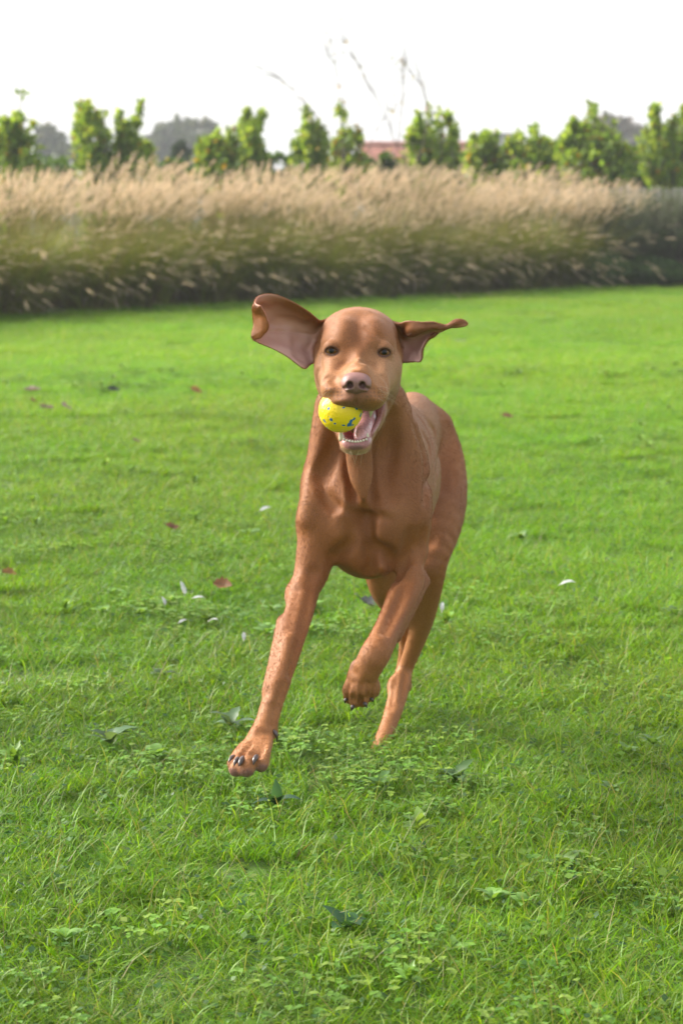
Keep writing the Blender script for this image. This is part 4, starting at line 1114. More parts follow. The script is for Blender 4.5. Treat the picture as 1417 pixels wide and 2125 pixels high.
M_COAT, n, l, b, o = new_mat('short_rust_coat')
att = node(n, 'ShaderNodeAttribute', attribute_name='Col')
bar = node(n, 'ShaderNodeAttribute', attribute_name='bare')
tc = node(n, 'ShaderNodeTexCoord')
no = node(n, 'ShaderNodeTexNoise', Scale=420, Detail=3)
hv = node(n, 'ShaderNodeMix', data_type='RGBA', blend_type='MULTIPLY'); hv.inputs['Factor'].default_value = .5
rp = node(n, 'ShaderNodeValToRGB'); rp.color_ramp.elements[0].position = .3; rp.color_ramp.elements[0].color = (.55, .5, .45, 1); rp.color_ramp.elements[1].position = .7; rp.color_ramp.elements[1].color = (1.25, 1.25, 1.25, 1)
bp = node(n, 'ShaderNodeBump', Strength=.25, Distance=.001)
l.new(tc.outputs['Object'], no.inputs['Vector']); l.new(no.outputs['Fac'], rp.inputs['Fac'])
l.new(att.outputs['Color'], hv.inputs['A']); l.new(rp.outputs['Color'], hv.inputs['B']); l.new(hv.outputs['Result'], b.inputs['Base Color'])
l.new(no.outputs['Fac'], bp.inputs['Height']); l.new(bp.outputs['Normal'], b.inputs['Normal'])
mr = node(n, 'ShaderNodeMapRange'); mr.inputs['To Min'].default_value = .62; mr.inputs['To Max'].default_value = .28
l.new(bar.outputs['Fac'], mr.inputs['Value']); l.new(mr.outputs['Result'], b.inputs['Roughness'])
b.inputs['Specular IOR Level'].default_value = .35
b.inputs['Sheen Weight'].default_value = .12; b.inputs['Sheen Roughness'].default_value = .45; b.inputs['Sheen Tint'].default_value = (1, .85, .7, 1)

DOG_BASE = Vector((float(A(790, 1560, 3.8)[0]), 3.8, 0.0))
dog = empty('dog', DOG_BASE)
tag(dog, 'rust brown short haired dog bounding over the lawn with a ball in its mouth', 'dog')
def dogpart(name, V, F, mat, parent=None, **kw):
    V = np.asarray(V, float)
    o = mesh_obj(name, V - np.array(DOG_BASE), F, mat, dog if parent is None else parent, **kw)
    return o
body = dogpart('body', V, Q, M_COAT, attrs={'Col': C, 'bare': bare})
BODY_V, BODY_Q, BODY_N, BODY_C, BODY_BARE = V, Q, N, C, bare

# nose leather
g = Field(np.arange(-.012, .052, .0009), np.arange(3.025, 3.10, .0009), np.arange(.680, .735, .0009))
g.ell(A(739, 790, 3.069), (.0205, .020, .0135), k=.004)
g.ell(A(725, 797, 3.061), (.0112, .014, .0115), k=.006)
g.ell(A(753.5, 798, 3.061), (.0112, .014, .0115), k=.006)
g.ell(A(739, 804, 3.062), (.0075, .012, .0100), k=.006)
for s in (-1, 1):
    g.ell(A(739 + s * 13, 799, 3.046), (.0048, .011, .0050), k=.003, op='c')
    g.cone(A(739 + s * 15, 803, 3.046), A(739 + s * 27, 806, 3.058), .0026, .0016, k=.003, op='c')
g.cone(A(739.5, 790, 3.0455), A(739.5, 820, 3.051), .0006, .0009, k=.0025, op='c')
nv, nq = g.surface(); nv = relax(nv, nq, 2, .5)
ncol = np.tile(np.array([.245, .115, .094]), (len(nv), 1))
for s in (-1, 1): ncol = paint(ncol, .9 * blob(nv, A(739 + s * 12.5, 800, 3.052), (.0052, .014, .0056), .3), np.array([.05, .022, .02]))
ncol = paint(ncol, .55 * blob(nv, A(739, 808, 3.055), (.010, .02, .010), .8), np.array([.17, .08, .065]))
ncol = paint(ncol, .5 * vnoise(nv, 160, 5) ** 2, np.array([.2, .1, .09]))
M_NOSE, n_, l_, b_, o_ = new_mat('nose_leather')
a_ = node(n_, 'ShaderNodeAttribute', attribute_name='Col'); l_.new(a_.outputs['Color'], b_.inputs['Base Color'])
v_ = node(n_, 'ShaderNodeTexVoronoi', Scale=900); t_ = node(n_, 'ShaderNodeTexCoord'); l_.new(t_.outputs['Object'], v_.inputs['Vector'])
p_ = node(n_, 'ShaderNodeBump', Strength=.5, Distance=.0006); l_.new(v_.outputs['Distance'], p_.inputs['Height']); l_.new(p_.outputs['Normal'], b_.inputs['Normal'])
b_.inputs['Roughness'].default_value = .42
dogpart('nose', nv, nq, M_NOSE, attrs={'Col': ncol})

# eyes
def uvsphere(nu, nv_):
    th = np.linspace(0, math.pi, nv_); ph = np.arange(nu) * 2 * math.pi / nu
    P = np.stack([np.sin(th)[:, None] * np.cos(ph), np.sin(th)[:, None] * np.sin(ph), np.cos(th)[:, None] + 0 * ph], -1).reshape(-1, 3)
    i = np.arange(nv_ - 1)[:, None] * nu; j = np.arange(nu)[None]
    return P, np.stack([i + j, i + nu + j, i + nu + (j + 1) % nu, i + (j + 1) % nu], -1).reshape(-1, 4)
M_EYE, n_, l_, b_, o_ = new_mat('wet_eye')
a_ = node(n_, 'ShaderNodeAttribute', attribute_name='Col'); l_.new(a_.outputs['Color'], b_.inputs['Base Color'])
b_.inputs['Roughness'].default_value = .3; b_.inputs['Specular IOR Level'].default_value = .1; b_.inputs['Coat Weight'].default_value = .5; b_.inputs['Coat Roughness'].default_value = .02
for ex, ey, eY, s in EYES:
    P, F = uvsphere(48, 40)
    look = unit(np.array([0, 0, CAM_H]) - A(ex, ey, eY)); ang = np.degrees(np.arccos(np.clip(P @ look, -1, 1)))
    c = np.tile(np.array([.075, .045, .035]), (len(P), 1))
    c = paint(c, (ang < 50).astype(float), np.array([.030, .014, .009]))
    c = paint(c, (ang < 47).astype(float), np.array([.19, .080, .018]))
    c = paint(c, ((ang < 30) & (ang > 20)).astype(float) * .6, np.array([.125, .058, .014]))
    c = paint(c, (ang < 20).astype(float), np.array([.004, .003, .003]))
    dogpart('eye', A(ex, ey + 1.5, eY) + P * .0116, F, M_EYE, attrs={'Col': c})

# tongue
M_TONGUE = simple_mat('tongue', (.56, .28, .275), .28, .5, .4, (260, .35), .3)
g = Field(np.arange(-.01, .07, .0011), np.arange(3.07, 3.24, .0014), np.arange(.60, .70, .0011))
g.chain([A(764, 846, 3.210), A(763, 864, 3.172), A(758, 886, 3.140), A(751, 902, 3.116), A(746, 911, 3.103)], [.0125, .0130, .0135, .0125, .0070], k=.006)
g.chain([A(757, 850, 3.165), A(757, 870, 3.156), A(752, 893, 3.126), A(747, 906, 3.106)], [.0012, .0016, .0018, .0008], k=.007, op='c')
tv, tq = g.surface(); tv = relax(tv, tq, 2)
dogpart('tongue', tv, tq, M_TONGUE)

# teeth
M_TOOTH = simple_mat('tooth', (.62, .56, .42), .25, .5, .3)
def tooth(base, tip, r):
    base, tip = np.asarray(base), np.asarray(tip)
    P = [base + (tip - base) * t + np.array([0, .12 * t * (1 - t) * 2 * np.linalg.norm(tip - base), 0]) for t in (0, .3, .6, .85, 1)]
    v, q, t = tube_np(P, [r, r * 1.05, r * .8, r * .42, r * .1], 8)
    dogpart('tooth', v, [q, t], M_TOOTH)
for x in (714.5, 720.5, 726, 731.5, 737, 742.5, 748, 753.5, 759):
    yy = 919 - .010 * (x - 737) ** 2
    q = LIPF(x, yy)
    if q is None: continue
    base = q + np.array([0, .0015, .0005])
    tooth(base, base + np.array([(x - 737) * .00003 + RNG.normal(0, .0003), -.0006, .0036 + RNG.normal(0, .0003)]), .0020)
tooth(A(709.5, 914, 3.106), A(707, 894, 3.101), .0044)
tooth(A(760, 913, 3.108), A(762.5, 898, 3.104), .0036)
tooth(A(771, 842, 3.100), A(768, 866, 3.104), .0036)
tooth(A(766, 872, 3.150), A(763, 862, 3.150), .0035)
# claws
M_CLAW = simple_mat('claw', (.060, .040, .035), .3, .5, .3)
def claw(a, mid, tip, r):
    P = catmull([a, mid, tip], 7)
    v, q, t = tube_np(P, [r, r * 1.05, r, r * .9, r * .72, r * .45, r * .12], 8)
    dogpart('claw', v, [q, t], M_CLAW)
claw(A(486, 1570, 3.036), A(479, 1574, 3.024), A(474, 1583, 3.016), .0030)
claw(A(494, 1574, 3.016), A(488, 1581, 3.003), A(486, 1591, 2.998), .0032)
claw(A(505, 1573, 3.016), A(499, 1581, 3.000), A(496, 1591, 2.994), .0040)
claw(A(533, 1570, 3.016), A(528, 1577, 3.004), A(526, 1588, 2.999), .0038)
def claw_on(px, py, mid, tip, r):
    """A claw rooted where the surface meets the bearing (px, py); mid and tip are steps in metres."""
    p = f.hit(px, py)[0] + np.array([0, .002, 0])
    claw(p, p + np.array(mid), p + np.array(tip), r)
claw_on(567, 1518, (.0045, -.005, -.004), (.0060, -.004, -.0150), .0030)
claw_on(720, 1450, (-.0030, -.003, -.003), (-.0030, -.001, -.008), .0025)
claw_on(733, 1464, (-.002, -.003, -.004), (-.003, -.001, -.009), .0031)
claw_on(756, 1459, (.002, -.003, -.003), (.004, -.001, -.008), .0029)
claw_on(769, 1449, (.002, -.003, -.002), (.004, .0, -.007), .0024)

# ears: thin leather flaps flung out by the bound
M_EAR, n_, l_, b_, o_ = new_mat('ear_skin')
a_ = node(n_, 'ShaderNodeAttribute', attribute_name='Col'); tc_ = node(n_, 'ShaderNodeTexCoord'); x_ = node(n_, 'ShaderNodeTexNoise', Scale=180, Detail=4)
l_.new(tc_.outputs['Object'], x_.inputs['Vector']); h_ = node(n_, 'ShaderNodeBump', Strength=.3, Distance=.001); l_.new(x_.outputs['Fac'], h_.inputs['Height']); l_.new(h_.outputs['Normal'], b_.inputs['Normal'])
l_.new(a_.outputs['Color'], b_.inputs['Base Color']); b_.inputs['Roughness'].default_value = .48
tr_ = node(n_, 'ShaderNodeBsdfTranslucent'); mx_ = node(n_, 'ShaderNodeMixShader'); mx_.inputs['Fac'].default_value = .18
g2_ = node(n_, 'ShaderNodeMix', data_type='RGBA', blend_type='MULTIPLY'); g2_.inputs['Factor'].default_value = 1; g2_.inputs['B'].default_value = (1.0, .55, .42, 1)
l_.new(a_.outputs['Color'], g2_.inputs['A']); l_.new(g2_.outputs['Result'], tr_.inputs['Color'])
l_.new(b_.outputs['BSDF'], mx_.inputs[1]); l_.new(tr_.outputs['BSDF'], mx_.inputs[2]); l_.new(mx_.outputs['Shader'], o_.inputs['Surface'])

def ear(rows, label, rim_fur, nu=56, nv_=40, th=.0022):
    """rows: control rows from root to tip, each a list of points across the flap; inner side faces the viewer."""
    G = np.array([[A(*p) for p in r] for r in rows])
    G = np.stack([catmull(G[i], nv_) for i in range(len(G))])
    G = np.stack([catmull(G[:, j], nu) for j in range(nv_)], 1)
    du = np.gradient(G, axis=0); dv = np.gradient(G, axis=1)
    Nn = unit(np.cross(du, dv)); s = np.sign((Nn * (np.array([0, 0, CAM_H]) - G)).sum(-1)); s0 = 1 if s[:nu // 2].mean() > 0 else -1
    Nn = Nn * s0
    u = np.linspace(0, 1, nu)[:, None] + np.zeros((1, nv_)); v = np.linspace(0, 1, nv_)[None] + np.zeros((nu, 1))
    edge = np.minimum.reduce([v, 1 - v, 1 - u]); t = th * (.35 + .65 * np.clip(edge / .06, 0, 1)) * (1 + 1.2 * np.clip(.12 - u, 0, 1) / .12)
    w = np.clip(edge / .1, 0, 1)
    wr = ((vnoise(G.reshape(-1, 3), 75, 7).reshape(nu, nv_) - .5) * .006 + .0011 * np.sin(v * 21 + 5 * u + 2.5 * np.sin(u * 6)) * (1 - u) - .0022 * np.exp(-((v - .35 - .75 * (u - .25)) / .035) ** 2) * (u > .1) * (u < .6)) * w
    In, Out = G + Nn * (t + wr)[..., None], G - Nn * (t - wr)[..., None]
    VV = np.concatenate([In.reshape(-1, 3), Out.reshape(-1, 3)])
    idx = np.arange(nu * nv_).reshape(nu, nv_)
    q = np.stack([idx[:-1, :-1], idx[1:, :-1], idx[1:, 1:], idx[:-1, 1:]], -1).reshape(-1, 4)
    if s0 < 0: q = q[:, ::-1]
    K = nu * nv_
    border = np.concatenate([idx[:, 0], idx[-1, 1:], idx[::-1, -1][1:], idx[0, ::-1][1:-1]])
    nb = np.roll(border, -1); rim = np.stack([border, nb, nb + K, border + K], 1)
    if s0 > 0: rim = rim[:, ::-1]
    FF = np.concatenate([q, q[:, ::-1] + K, rim])
    ci = np.tile(np.array([.70, .43, .36]), (K, 1)); U, Vv = u.ravel(), v.ravel()
    ci = paint(ci, .5 * vnoise(In.reshape(-1, 3), 60, 8) ** 1.3, np.array([.46, .19, .12]))
    ci = paint(ci, .75 * np.clip((U - .55) / .35, 0, 1), np.array([.52, .17, .10]))
    ci = paint(ci, rim_fur(U, Vv), FUR)
    co = np.tile(FUR * 1.05, (K, 1))
    o = dogpart('ear', VV, FF, M_EAR, attrs={'Col': np.concatenate([ci, co])})
    tag(o, label)
    return VV, FF, np.concatenate([ci, co])
ss = lambda a, b, x: np.clip((x - a) / (b - a), 0, 1)
EAR_L = ear([
    [(682, 660, 3.235), (676, 683, 3.222), (668, 705, 3.228), (664, 728, 3.226), (662, 748, 3.238)],
    [(664, 664, 3.218), (655, 690, 3.236), (650, 712, 3.244), (646, 736, 3.236), (644, 757, 3.222)],
    [(640, 646, 3.200), (634, 678, 3.232), (631, 705, 3.240), (628, 734, 3.228), (630, 764, 3.200)],
    [(603, 624, 3.192), (600, 660, 3.226), (598, 690, 3.232), (594, 716, 3.222), (594, 738, 3.204)],
    [(565, 610, 3.190), (560, 650, 3.216), (560, 680, 3.222), (562, 702, 3.214), (566, 723, 3.200)],
    [(537, 614, 3.188), (532, 650, 3.203), (531, 680, 3.208), (533, 697, 3.203), (540, 712, 3.194)],
    [(530, 628, 3.170), (530, 655, 3.180), (529, 682, 3.182), (528, 697, 3.184), (529, 706, 3.186)],
    [(541, 634, 3.158), (552, 655, 3.160), (558, 672, 3.160), (555, 686, 3.164), (540, 702, 3.174)]],
    'ear blown open with its pink inside showing and its tip curled forward', lambda U, Vv: np.maximum(.95 * ss(.30, .08, Vv) * ss(.75, .45, U), .9 * ss(.14, .04, U)))
EAR_R = ear([
    [(806, 664, 3.240), (812, 690, 3.226), (818, 712, 3.232), (822, 735, 3.230), (824, 756, 3.240)],
    [(828, 670, 3.216), (836, 694, 3.236), (838, 715, 3.248), (838, 736, 3.238), (838, 752, 3.226)],
    [(846, 665, 3.200), (852, 692, 3.206), (858, 700, 3.240), (860, 730, 3.230), (858, 750, 3.205)],
    [(875, 668, 3.194), (876, 686, 3.196), (878, 696, 3.230), (873, 722, 3.222), (872, 748, 3.206)],
    [(898, 668, 3.200), (899, 680, 3.200), (897, 688, 3.222), (886, 702, 3.224), (876, 722, 3.214)],
    [(924, 674, 3.210), (922, 680, 3.206), (917, 684, 3.216), (908, 688, 3.222), (897, 692, 3.220)],
    [(945, 664, 3.215), (945, 670, 3.210), (942, 675, 3.214), (938, 677, 3.220), (930, 681, 3.222)],
    [(964, 666, 3.222), (968, 671, 3.216), (967, 675, 3.214), (960, 677, 3.218), (950, 677, 3.222)]],
    'ear flung sideways and seen almost edge on', lambda U, Vv: np.maximum(.95 * ss(.42, .30, Vv), .9 * ss(.16, .04, U)))
# ---------------------------------------------------------------- the ball in its mouth
def icosphere(n):
    import bmesh
    bm = bmesh.new(); bmesh.ops.create_icosphere(bm, subdivisions=n, radius=1.0)
    me = bpy.data.meshes.new('t'); bm.to_mesh(me); bm.free()
    P = np.empty(len(me.vertices) * 3); me.vertices.foreach_get('co', P)
    F = np.empty(len(me.loops), int); me.loops.foreach_get('vertex_index', F)
    bpy.data.meshes.remove(me)
    return P.reshape(-1, 3), F.reshape(-1, 3)
BALL_C, BALL_R = A(706.5, 852, 3.098), .0316
P, F = icosphere(7)
pit = vnoise(P, 16, 21) - .5
dents = np.zeros(len(P))
for d in unit(RNG.normal(size=(420, 3))):
    c = P @ d
    m = c > .9965
    dents[m] = np.maximum(dents[m], (c[m] - .9965) / .0035)
W = BALL_C + P * (BALL_R * (1 + .010 * pit - .010 * dents))[:, None]
col = np.tile(np.array([.86, .62, .008]), (len(P), 1))
BLUE = np.array([.008, .13, .42])
def speck(px, py, rx, ry, rot=0):
    """A printed fleck where it sits on the near half of the ball, in degrees of the sphere."""
    dx, dz = (px - 706.5) / 46, -(py - 852) / 46
    q = max(0, 1 - dx * dx - dz * dz)
    d = unit(np.array([dx, -math.sqrt(q), dz]))
    a1 = unit(np.cross(d, [0, 0, 1.0])); a2 = np.cross(a1, d)
    u, v = P @ a1, P @ a2
    c, s = math.cos(rot), math.sin(rot)
    uu, vv = (u * c + v * s) * 46 / rx, (-u * s + v * c) * 46 / ry
    m = (P @ d > 0) & (np.abs(uu) ** 3 + np.abs(vv) ** 3 + (vnoise(P, 26, 31) - .5) * .9 < 1)
    col[m] = BLUE
S = 180 / 1417
for x, y, rx, ry, rot in ((240, 592, 18, 32, 0), (327, 660, 22, 26, .3), (575, 640, 25, 12, -.3), (782, 655, 28, 36, -.6), (855, 780, 26, 40, .5), (370, 845, 25, 28, 0), (260, 875, 24, 36, -.4),
                          (195, 842, 10, 26, 0), (432, 907, 20, 17, 0), (572, 937, 30, 15, .3), (745, 835, 24, 26, .5), (700, 870, 30, 36, .4), (672, 930, 42, 42, 0), (722, 940, 26, 16, 0),
                          (648, 1050, 36, 12, .3), (303, 998, 30, 14, -.6), (235, 648, 7, 7, 0), (343, 793, 8, 8, 0)):
    speck(640 + x * S, 760 + y * S, rx * S, ry * S, rot)
for d in unit(RNG.normal(size=(26, 3)) + np.array([0, .9, 0])):
    if d[1] > .1: col[(P @ d) + (vnoise(P, 22, 33) - .5) * .03 > .985] = BLUE
M_BALL, n_, l_, b_, o_ = new_mat('pebbled_foam_rubber')
a_ = node(n_, 'ShaderNodeAttribute', attribute_name='Col'); l_.new(a_.outputs['Color'], b_.inputs['Base Color'])
t_ = node(n_, 'ShaderNodeTexCoord'); v_ = node(n_, 'ShaderNodeTexVoronoi', Scale=420); l_.new(t_.outputs['Object'], v_.inputs['Vector'])
p_ = node(n_, 'ShaderNodeBump', Strength=.35, Distance=.0008, invert=True); l_.new(v_.outputs['Distance'], p_.inputs['Height']); l_.new(p_.outputs['Normal'], b_.inputs['Normal'])
b_.inputs['Roughness'].default_value = .42; b_.inputs['Subsurface Weight'].default_value = .12; b_.inputs['Subsurface Radius'].default_value = (.004, .003, .001)
ball = mesh_obj('ball', W - BALL_C, F, M_BALL, attrs={'Col': col})
ball.location = BALL_C
tag(ball, "yellow pebbled rubber ball with blue flecks held in the dog's mouth", 'ball')
# ---------------------------------------------------------------- the dog's coat: short hairs lying along the body
def flow_field(P, N):
    """Lie of the coat: along the nearest bones, pressed into the surface."""
    a = np.array([b[0] for b in BONES]); b_ = np.array([b[1] for b in BONES]); r = np.array([b[2] for b in BONES])
    d = unit(b_ - a)
    out = np.zeros_like(P)
    for s in range(0, len(P), 20000):
        p = P[s:s + 20000, None]
        ba = (b_ - a)[None]; h = np.clip(((p - a) * ba).sum(-1) / ((ba ** 2).sum(-1) + 1e-9), 0, 1)
        q = np.abs(np.linalg.norm(p - a - h[..., None] * ba, axis=-1) - r) + .0
        w = np.exp(-q / .008)
        out[s:s + 20000] = (w[..., None] * d[None]).sum(1)
    down = np.array([0, .25, -1.0])
    out = unit(out) + .25 * down
    head = blob(P, A(745, 760, 3.16), (.10, .14, .12), .6)
    away = unit(P - A(740, 795, 3.02))
    out = out * (1 - head[:, None]) + away * head[:, None] * 1.2
    out -= (out * N).sum(1, keepdims=True) * N
    return unit(out)

def hair_system(name, V, Q, C, mask, count, length, lift, mat, seed, rad=.00017, flow=None, facing=None):
    r = np.random.default_rng(seed)
    VN = vnormals(V, Q)
    cen = V[Q].mean(1)
    ar = np.linalg.norm(np.cross(V[Q[:, 2]] - V[Q[:, 0]], V[Q[:, 3]] - V[Q[:, 1]]), axis=1) * np.clip(1 - mask[Q].mean(1) * 1.6, 0, 1)
    q = r.choice(len(Q), count, p=ar / ar.sum())
    u, v = r.random((2, count, 1))
    w = [(1 - u) * (1 - v), u * (1 - v), u * v, (1 - u) * v]
    lerp = lambda X: sum(w[i] * X[Q[q, i]] for i in range(4))
    P, Nn, Cc = lerp(V), unit(lerp(VN)), lerp(C)
    T = flow(P, Nn)
    T = unit(T + r.normal(0, .16, T.shape))
    L = length * r.uniform(.6, 1.25, (count, 1))
    L = L * (1 - .5 * blob(P, A(740, 770, 3.10), (.075, .11, .08), .6))[:, None]
    up = lift * r.uniform(.5, 1.6, (count, 1))
    K = 4
    pts = np.stack([P + T * L * t * (1 - .12 * t) + Nn * (L * up * (t - .55 * t * t) - .0006) for t in np.linspace(0, 1, K)], 1)
    hc = bpy.data.hair_curves.new(name)
    hc.add_curves([K] * count)
    hc.attributes['position'].data.foreach_set('vector', (pts - np.array(DOG_BASE)).astype(np.float32).ravel())
    ra = hc.attributes.get('radius') or hc.attributes.new('radius', 'FLOAT', 'POINT')
    ra.data.foreach_set('value', np.tile(np.array([1, .9, .65, .15], np.float32) * rad, count))
    Pc = P - T * (P * T).sum(1, keepdims=True) * .75                   # locks: tone varies across the lie of the hair, less along it
    lock = 1 + .36 * (vnoise(Pc, 260, seed) - .5) + .25 * (vnoise(Pc, 90, seed + 9) - .5)
    va = np.clip(Cc * (r.normal(1, .16, count) * lock)[:, None], 0, 1)
    ca = hc.attributes.new('Col', 'FLOAT_COLOR', 'CURVE')
    ca.data.foreach_set('color', np.hstack([va, np.ones((count, 1))]).astype(np.float32).ravel())
    hc.materials.append(mat)
    o = link(bpy.data.objects.new(name, hc), dog)
    o['kind'] = 'stuff'
    return o
M_HAIR, n_, l_, b_, o_ = new_mat('coat_hair')
a_ = node(n_, 'ShaderNodeAttribute', attribute_name='Col'); l_.new(a_.outputs['Color'], b_.inputs['Base Color'])
b_.inputs['Roughness'].default_value = .42; b_.inputs['Specular IOR Level'].default_value = .5
scene.cycles_curves.shape = 'RIBBONS'
scene.cycles_curves.subdivisions = 2
hair_system('fur', BODY_V, BODY_Q, BODY_C * 1.12, np.clip(BODY_BARE + (BODY_C.sum(1) < .18), 0, 1), 700000, .0062, .16, M_HAIR, 3, flow=flow_field)
for VV, FF, CC, sd in ((*EAR_L, 5), (*EAR_R, 6)):
    K = len(VV) // 2
    m = np.concatenate([np.clip(1 - (np.abs(CC[:K] - FUR).sum(1) < .05), 0, 1), np.zeros(K)])
    cc = CC.copy(); cc[K:] *= 1.05
    hair_system('fur', VV, FF, cc, m, 26000, .0045, .22, M_HAIR, sd, flow=lambda P, N: unit((lambda t: t - (t * N).sum(1, keepdims=True) * N)(unit(P - A(745, 705, 3.25)) + np.array([0, 0, -.2]))))
# ---------------------------------------------------------------- things lying in the lawn: dead leaves, white feathers, larger weeds
M_DRY = leaf_mat('dry_leaf', .25, .6, tint=False, yellow=(1, .8, .6))
M_FEATHER = leaf_mat('feather', .35, .7, tint=False, yellow=(1, 1, 1))
M_WEEDL = leaf_mat('rosette_leaf', .45, .42, tint=False, spec=.3)
def dry_leaf(seed, L, col):
    """A dead tree leaf: toothed outline, curled margins, stalk, raised veins."""
    r = np.random.default_rng(seed); B = Bag(); n = 9; m = 5
    t = np.linspace(0, 1, n)[:, None]; s = np.linspace(-1, 1, m)[None]
    w = L * .36 * np.sin(np.pi * np.clip(t, .03, .97) ** .85) ** .75 * (1 + .16 * np.where(np.arange(n) % 2, 1, -1)[:, None] * np.abs(s))
    ca, cb = r.uniform(.5, 1.1), r.uniform(.1, .5)
    x = L * (t - .5) + 0 * s; y = w * s; z = ca * np.abs(y) ** 1.4 / (L * .36) ** .4 * .7 + cb * L * (2 * t - 1) ** 2 * .35 + r.normal(0, L * .025, (n, m)) + L * .03 * (np.arange(n) % 2)[:, None] * np.abs(s)
    V = np.stack([x, y, z], -1).reshape(-1, 3); k = (np.arange(n - 1)[:, None] * m + np.arange(m - 1)[None]).ravel()
    C = np.array(col) * r.uniform(.75, 1.2, (n * m, 1)); C[2::m] *= .75
    B.add(V, None, np.stack([k, k + 1, k + m + 1, k + m], 1), C)
    B.tube([V[2], V[2] + np.array([-L * .2, r.normal(0, .004), .01]), V[2] + np.array([-L * .36, r.normal(0, .008), .006])], [.0012, .001, .0008], 4, np.array(col) * .7)
    return B
def feather(seed, L):
    r = np.random.default_rng(seed); B = Bag(); n = 16; t = np.linspace(0, 1, n)
    P = np.stack([L * t, .10 * L * np.sin(t * 2.0), .12 * L * t * (1 - t) * 4 * r.uniform(.6, 1.4)], 1)
    B.tube(P, np.linspace(.0011, .0003, n), 4, (.62, .60, .56))
    for side in (-1, 1):
        for i in range(2, n - 1):
            w = L * .17 * math.sin(math.pi * min(1, .18 + .85 * t[i])) * r.uniform(.8, 1.1)
            o = np.array([.35 * w, side * w, .25 * w]); d = P[min(i + 1, n - 1)] - P[i]
            V = np.array([P[i], P[i] + d * 1.02, P[i] + d * .9 + o, P[i] + o])
            B.add(V, None, [[0, 1, 2, 3]], np.array([.52, .53, .54]) * r.uniform(.8, 1.1))
    return B
def lay(o, px, py, lift, rz, tilt):
    g = ground_at(px, py); x, y = g[0], g[1]
    o.location = (x, y, float(gh(x, y)) + lift); o.rotation_euler = (tilt[0], tilt[1], rz)
LG = 'dead leaves lying on the lawn'
for i, (px, py, L, col, rz, tilt, lab) in enumerate((
        (68, 825, .13, (.40, .24, .16), .1, (.2, .0), 'pale brown dead leaf lying flat, farthest back of the cluster on the left'),
        (70, 848, .08, (.36, .13, .05), 1.2, (.5, .2), 'small reddish dead leaf just in front of the pale brown one, far left'),
        (97, 863, .10, (.30, .15, .10), .2, (.3, .1), 'dull brown dead leaf in the middle of the cluster on the left'),
        (137, 861, .10, (.40, .22, .18), .9, (.6, .3), 'pinkish brown curled leaf, rightmost of the cluster on the left'),
        (407, 826, .11, (.46, .19, .05), .6, (.7, .3), 'orange brown leaf standing up in the grass, left of the ball'),
        (357, 1122, .065, (.30, .10, .045), .4, (.5, .2), 'dark red leaf in the grass, level with the chest of the dog'),
        (463, 1248, .075, (.36, .13, .05), -.3, (.7, .1), 'rust coloured leaf right of the upright feather'),
        (1053, 883, .08, (.36, .13, .07), .2, (.4, .1), 'reddish leaf in the lawn on the far right of the dog'),
        (283, 936, .06, (.34, .20, .12), .8, (.4, .2), 'small tan leaf between the left cluster and the dog'),
        (20, 1222, .06, (.45, .20, .05), .2, (.4, .2), 'small orange leaf at the left edge of the lawn'),
        (236, 823, .10, (.05, .055, .03), .1, (.5, .1), 'nearly black curled leaf between the left cluster and the orange one'),
        (768, 1290, .085, (.17, .14, .11), -.4, (.2, .25), 'greyish dead leaf in the grass between the legs of the dog'))):
    o = dry_leaf(600 + i, L * .62, tuple(c * q for c, q in zip(col, (.62, .80, .95)))).obj('fallen_leaf', M_DRY); lay(o, px, py, .034, rz, tilt); tag(o, lab, 'leaf', LG)
WG = 'white feathers in the grass'
for i, (px, py, L, rz, tilt, lab) in enumerate((
        (384, 1268, .065, 2.0, (.2, -1.0), 'white feather standing upright in the grass left of the foreleg'),
        (398, 1274, .050, -.3, (.3, -.1), 'white feather lying right beside the upright one'),
        (343, 1290, .048, 1.9, (.4, -.7), 'small white feather, leftmost of the scattered feathers'),
        (370, 1325, .040, .6, (.3, -.2), 'small pale feather in front of the upright one'),
        (432, 1322, .042, -.5, (.2, -.2), 'pale feather lying by the bright leafy weed'),
        (506, 1365, .045, 1.5, (.3, -.6), 'white feather close to the reaching foreleg'),
        (537, 1084, .075, .4, (.3, -.2), 'white feather left of the shoulder of the dog'),
        (1158, 1246, .070, -.3, (.3, -.2), 'white feather on the lawn right of the dog'),
        (916, 1304, .050, 1.3, (.3, -.7), 'thin white feather just right of the hind leg'))):
    o = feather(640 + i, L * .62).obj('feather', M_FEATHER); lay(o, px, py, .030, rz, tilt); tag(o, lab, 'feather', WG)
PG = 'larger broad leaved weeds in the lawn'
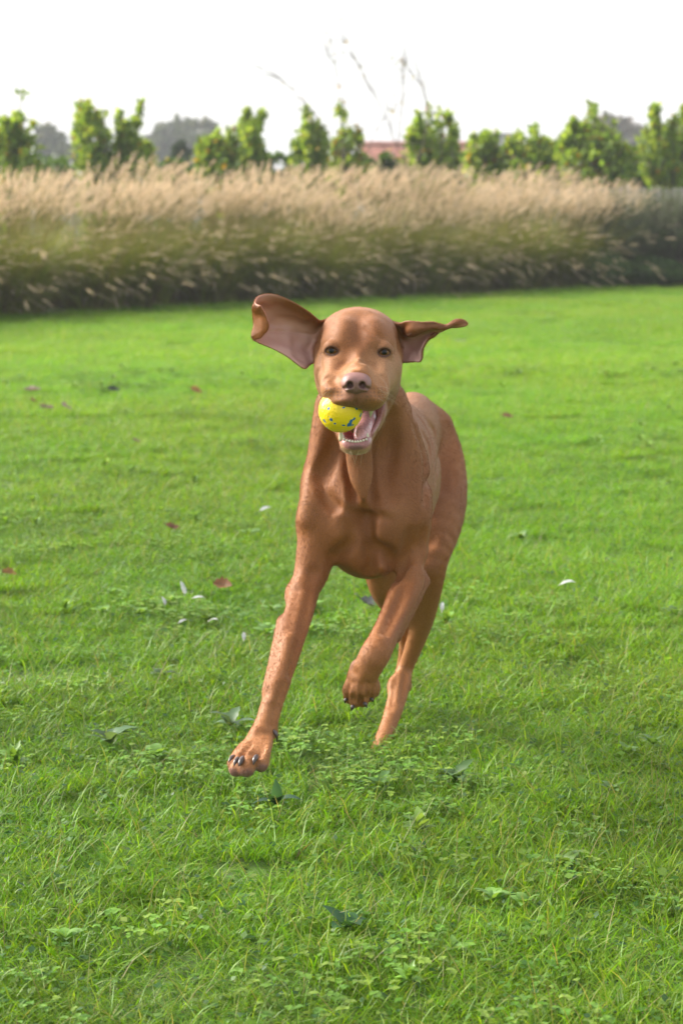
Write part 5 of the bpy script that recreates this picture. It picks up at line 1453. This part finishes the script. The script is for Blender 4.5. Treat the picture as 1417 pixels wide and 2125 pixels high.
for i, (px, py, n, L, W, lob, col, up, lab) in enumerate((
        (872, 1752, 8, .075, .015, .15, (.16, .26, .06), .75, 'bright pale green weed with upright leaves in the foreground'),
        (430, 1312, 10, .060, .014, .1, (.13, .24, .03), .5, 'bright green leafy weed among the feathers'),
        (228, 1568, 7, .085, .018, .4, (.10, .17, .08), .35, 'grey green dandelion rosette at the left in front of the dog'),
        (478, 1532, 6, .075, .018, .3, (.11, .18, .09), .45, 'pale dandelion rosette just behind the reaching paw'),
        (722, 1962, 5, .070, .020, .0, (.030, .085, .030), .5, 'dark green broad leaf plant near the bottom of the lawn'),
        (572, 1692, 4, .075, .018, .0, (.040, .10, .045), .9, 'dark upright dock leaf in front of the reaching paw'),
        (945, 1645, 9, .080, .016, .4, (.08, .16, .05), .4, 'toothed dandelion rosette in front of the planted hind foot'),
        (335, 1432, 7, .065, .015, .3, (.12, .20, .08), .4, 'pale rosette left of the reaching foreleg'),
        (790, 1660, 8, .065, .014, .3, (.09, .18, .05), .5, 'small dandelion rosette in front of the lifted paw'))):
    o = rosette(680 + i, n, L * .62, W * .62, lob, col, up).obj('lawn_weed', M_WEEDL); lay(o, px, py, .006, i * 1.3, (0, 0)); tag(o, lab, 'weed', PG)

# whiskers and chin hairs
wr = np.random.default_rng(66); WH = Bag()
for i in range(24):
    k = (0, 1, 2, 1, 2)[i % 5]
    if k == 0: px, py, d = wr.uniform(722, 754), wr.uniform(934, 941), np.array([wr.normal(0, .35), -.3, -1.0])
    elif k == 1: px, py, d = wr.uniform(672, 692), wr.uniform(805, 822), np.array([-1.0, -.5, wr.normal(-.45, .2)])
    else: px, py, d = wr.uniform(784, 800), wr.uniform(800, 826), np.array([1.0, -.4, wr.normal(-.1, .35)])
    p = f.hit(px, py)[0]
    if p is None: continue
    d = unit(d); L = wr.uniform(.010, .022) * (1.2 if k == 2 else 1)
    WH.tube([p + d * L * t + np.array([0, 0, -.30 * L * t * t]) for t in (-.05, .3, .65, 1)], [.00022, .0002, .00016, .00006], 3, (.45, .30, .17))
WH.V = [v - np.array(DOG_BASE) for v in WH.V]
wo = WH.obj('whiskers', simple_mat('whisker', (.50, .36, .22), .5), dog); wo['kind'] = 'stuff'
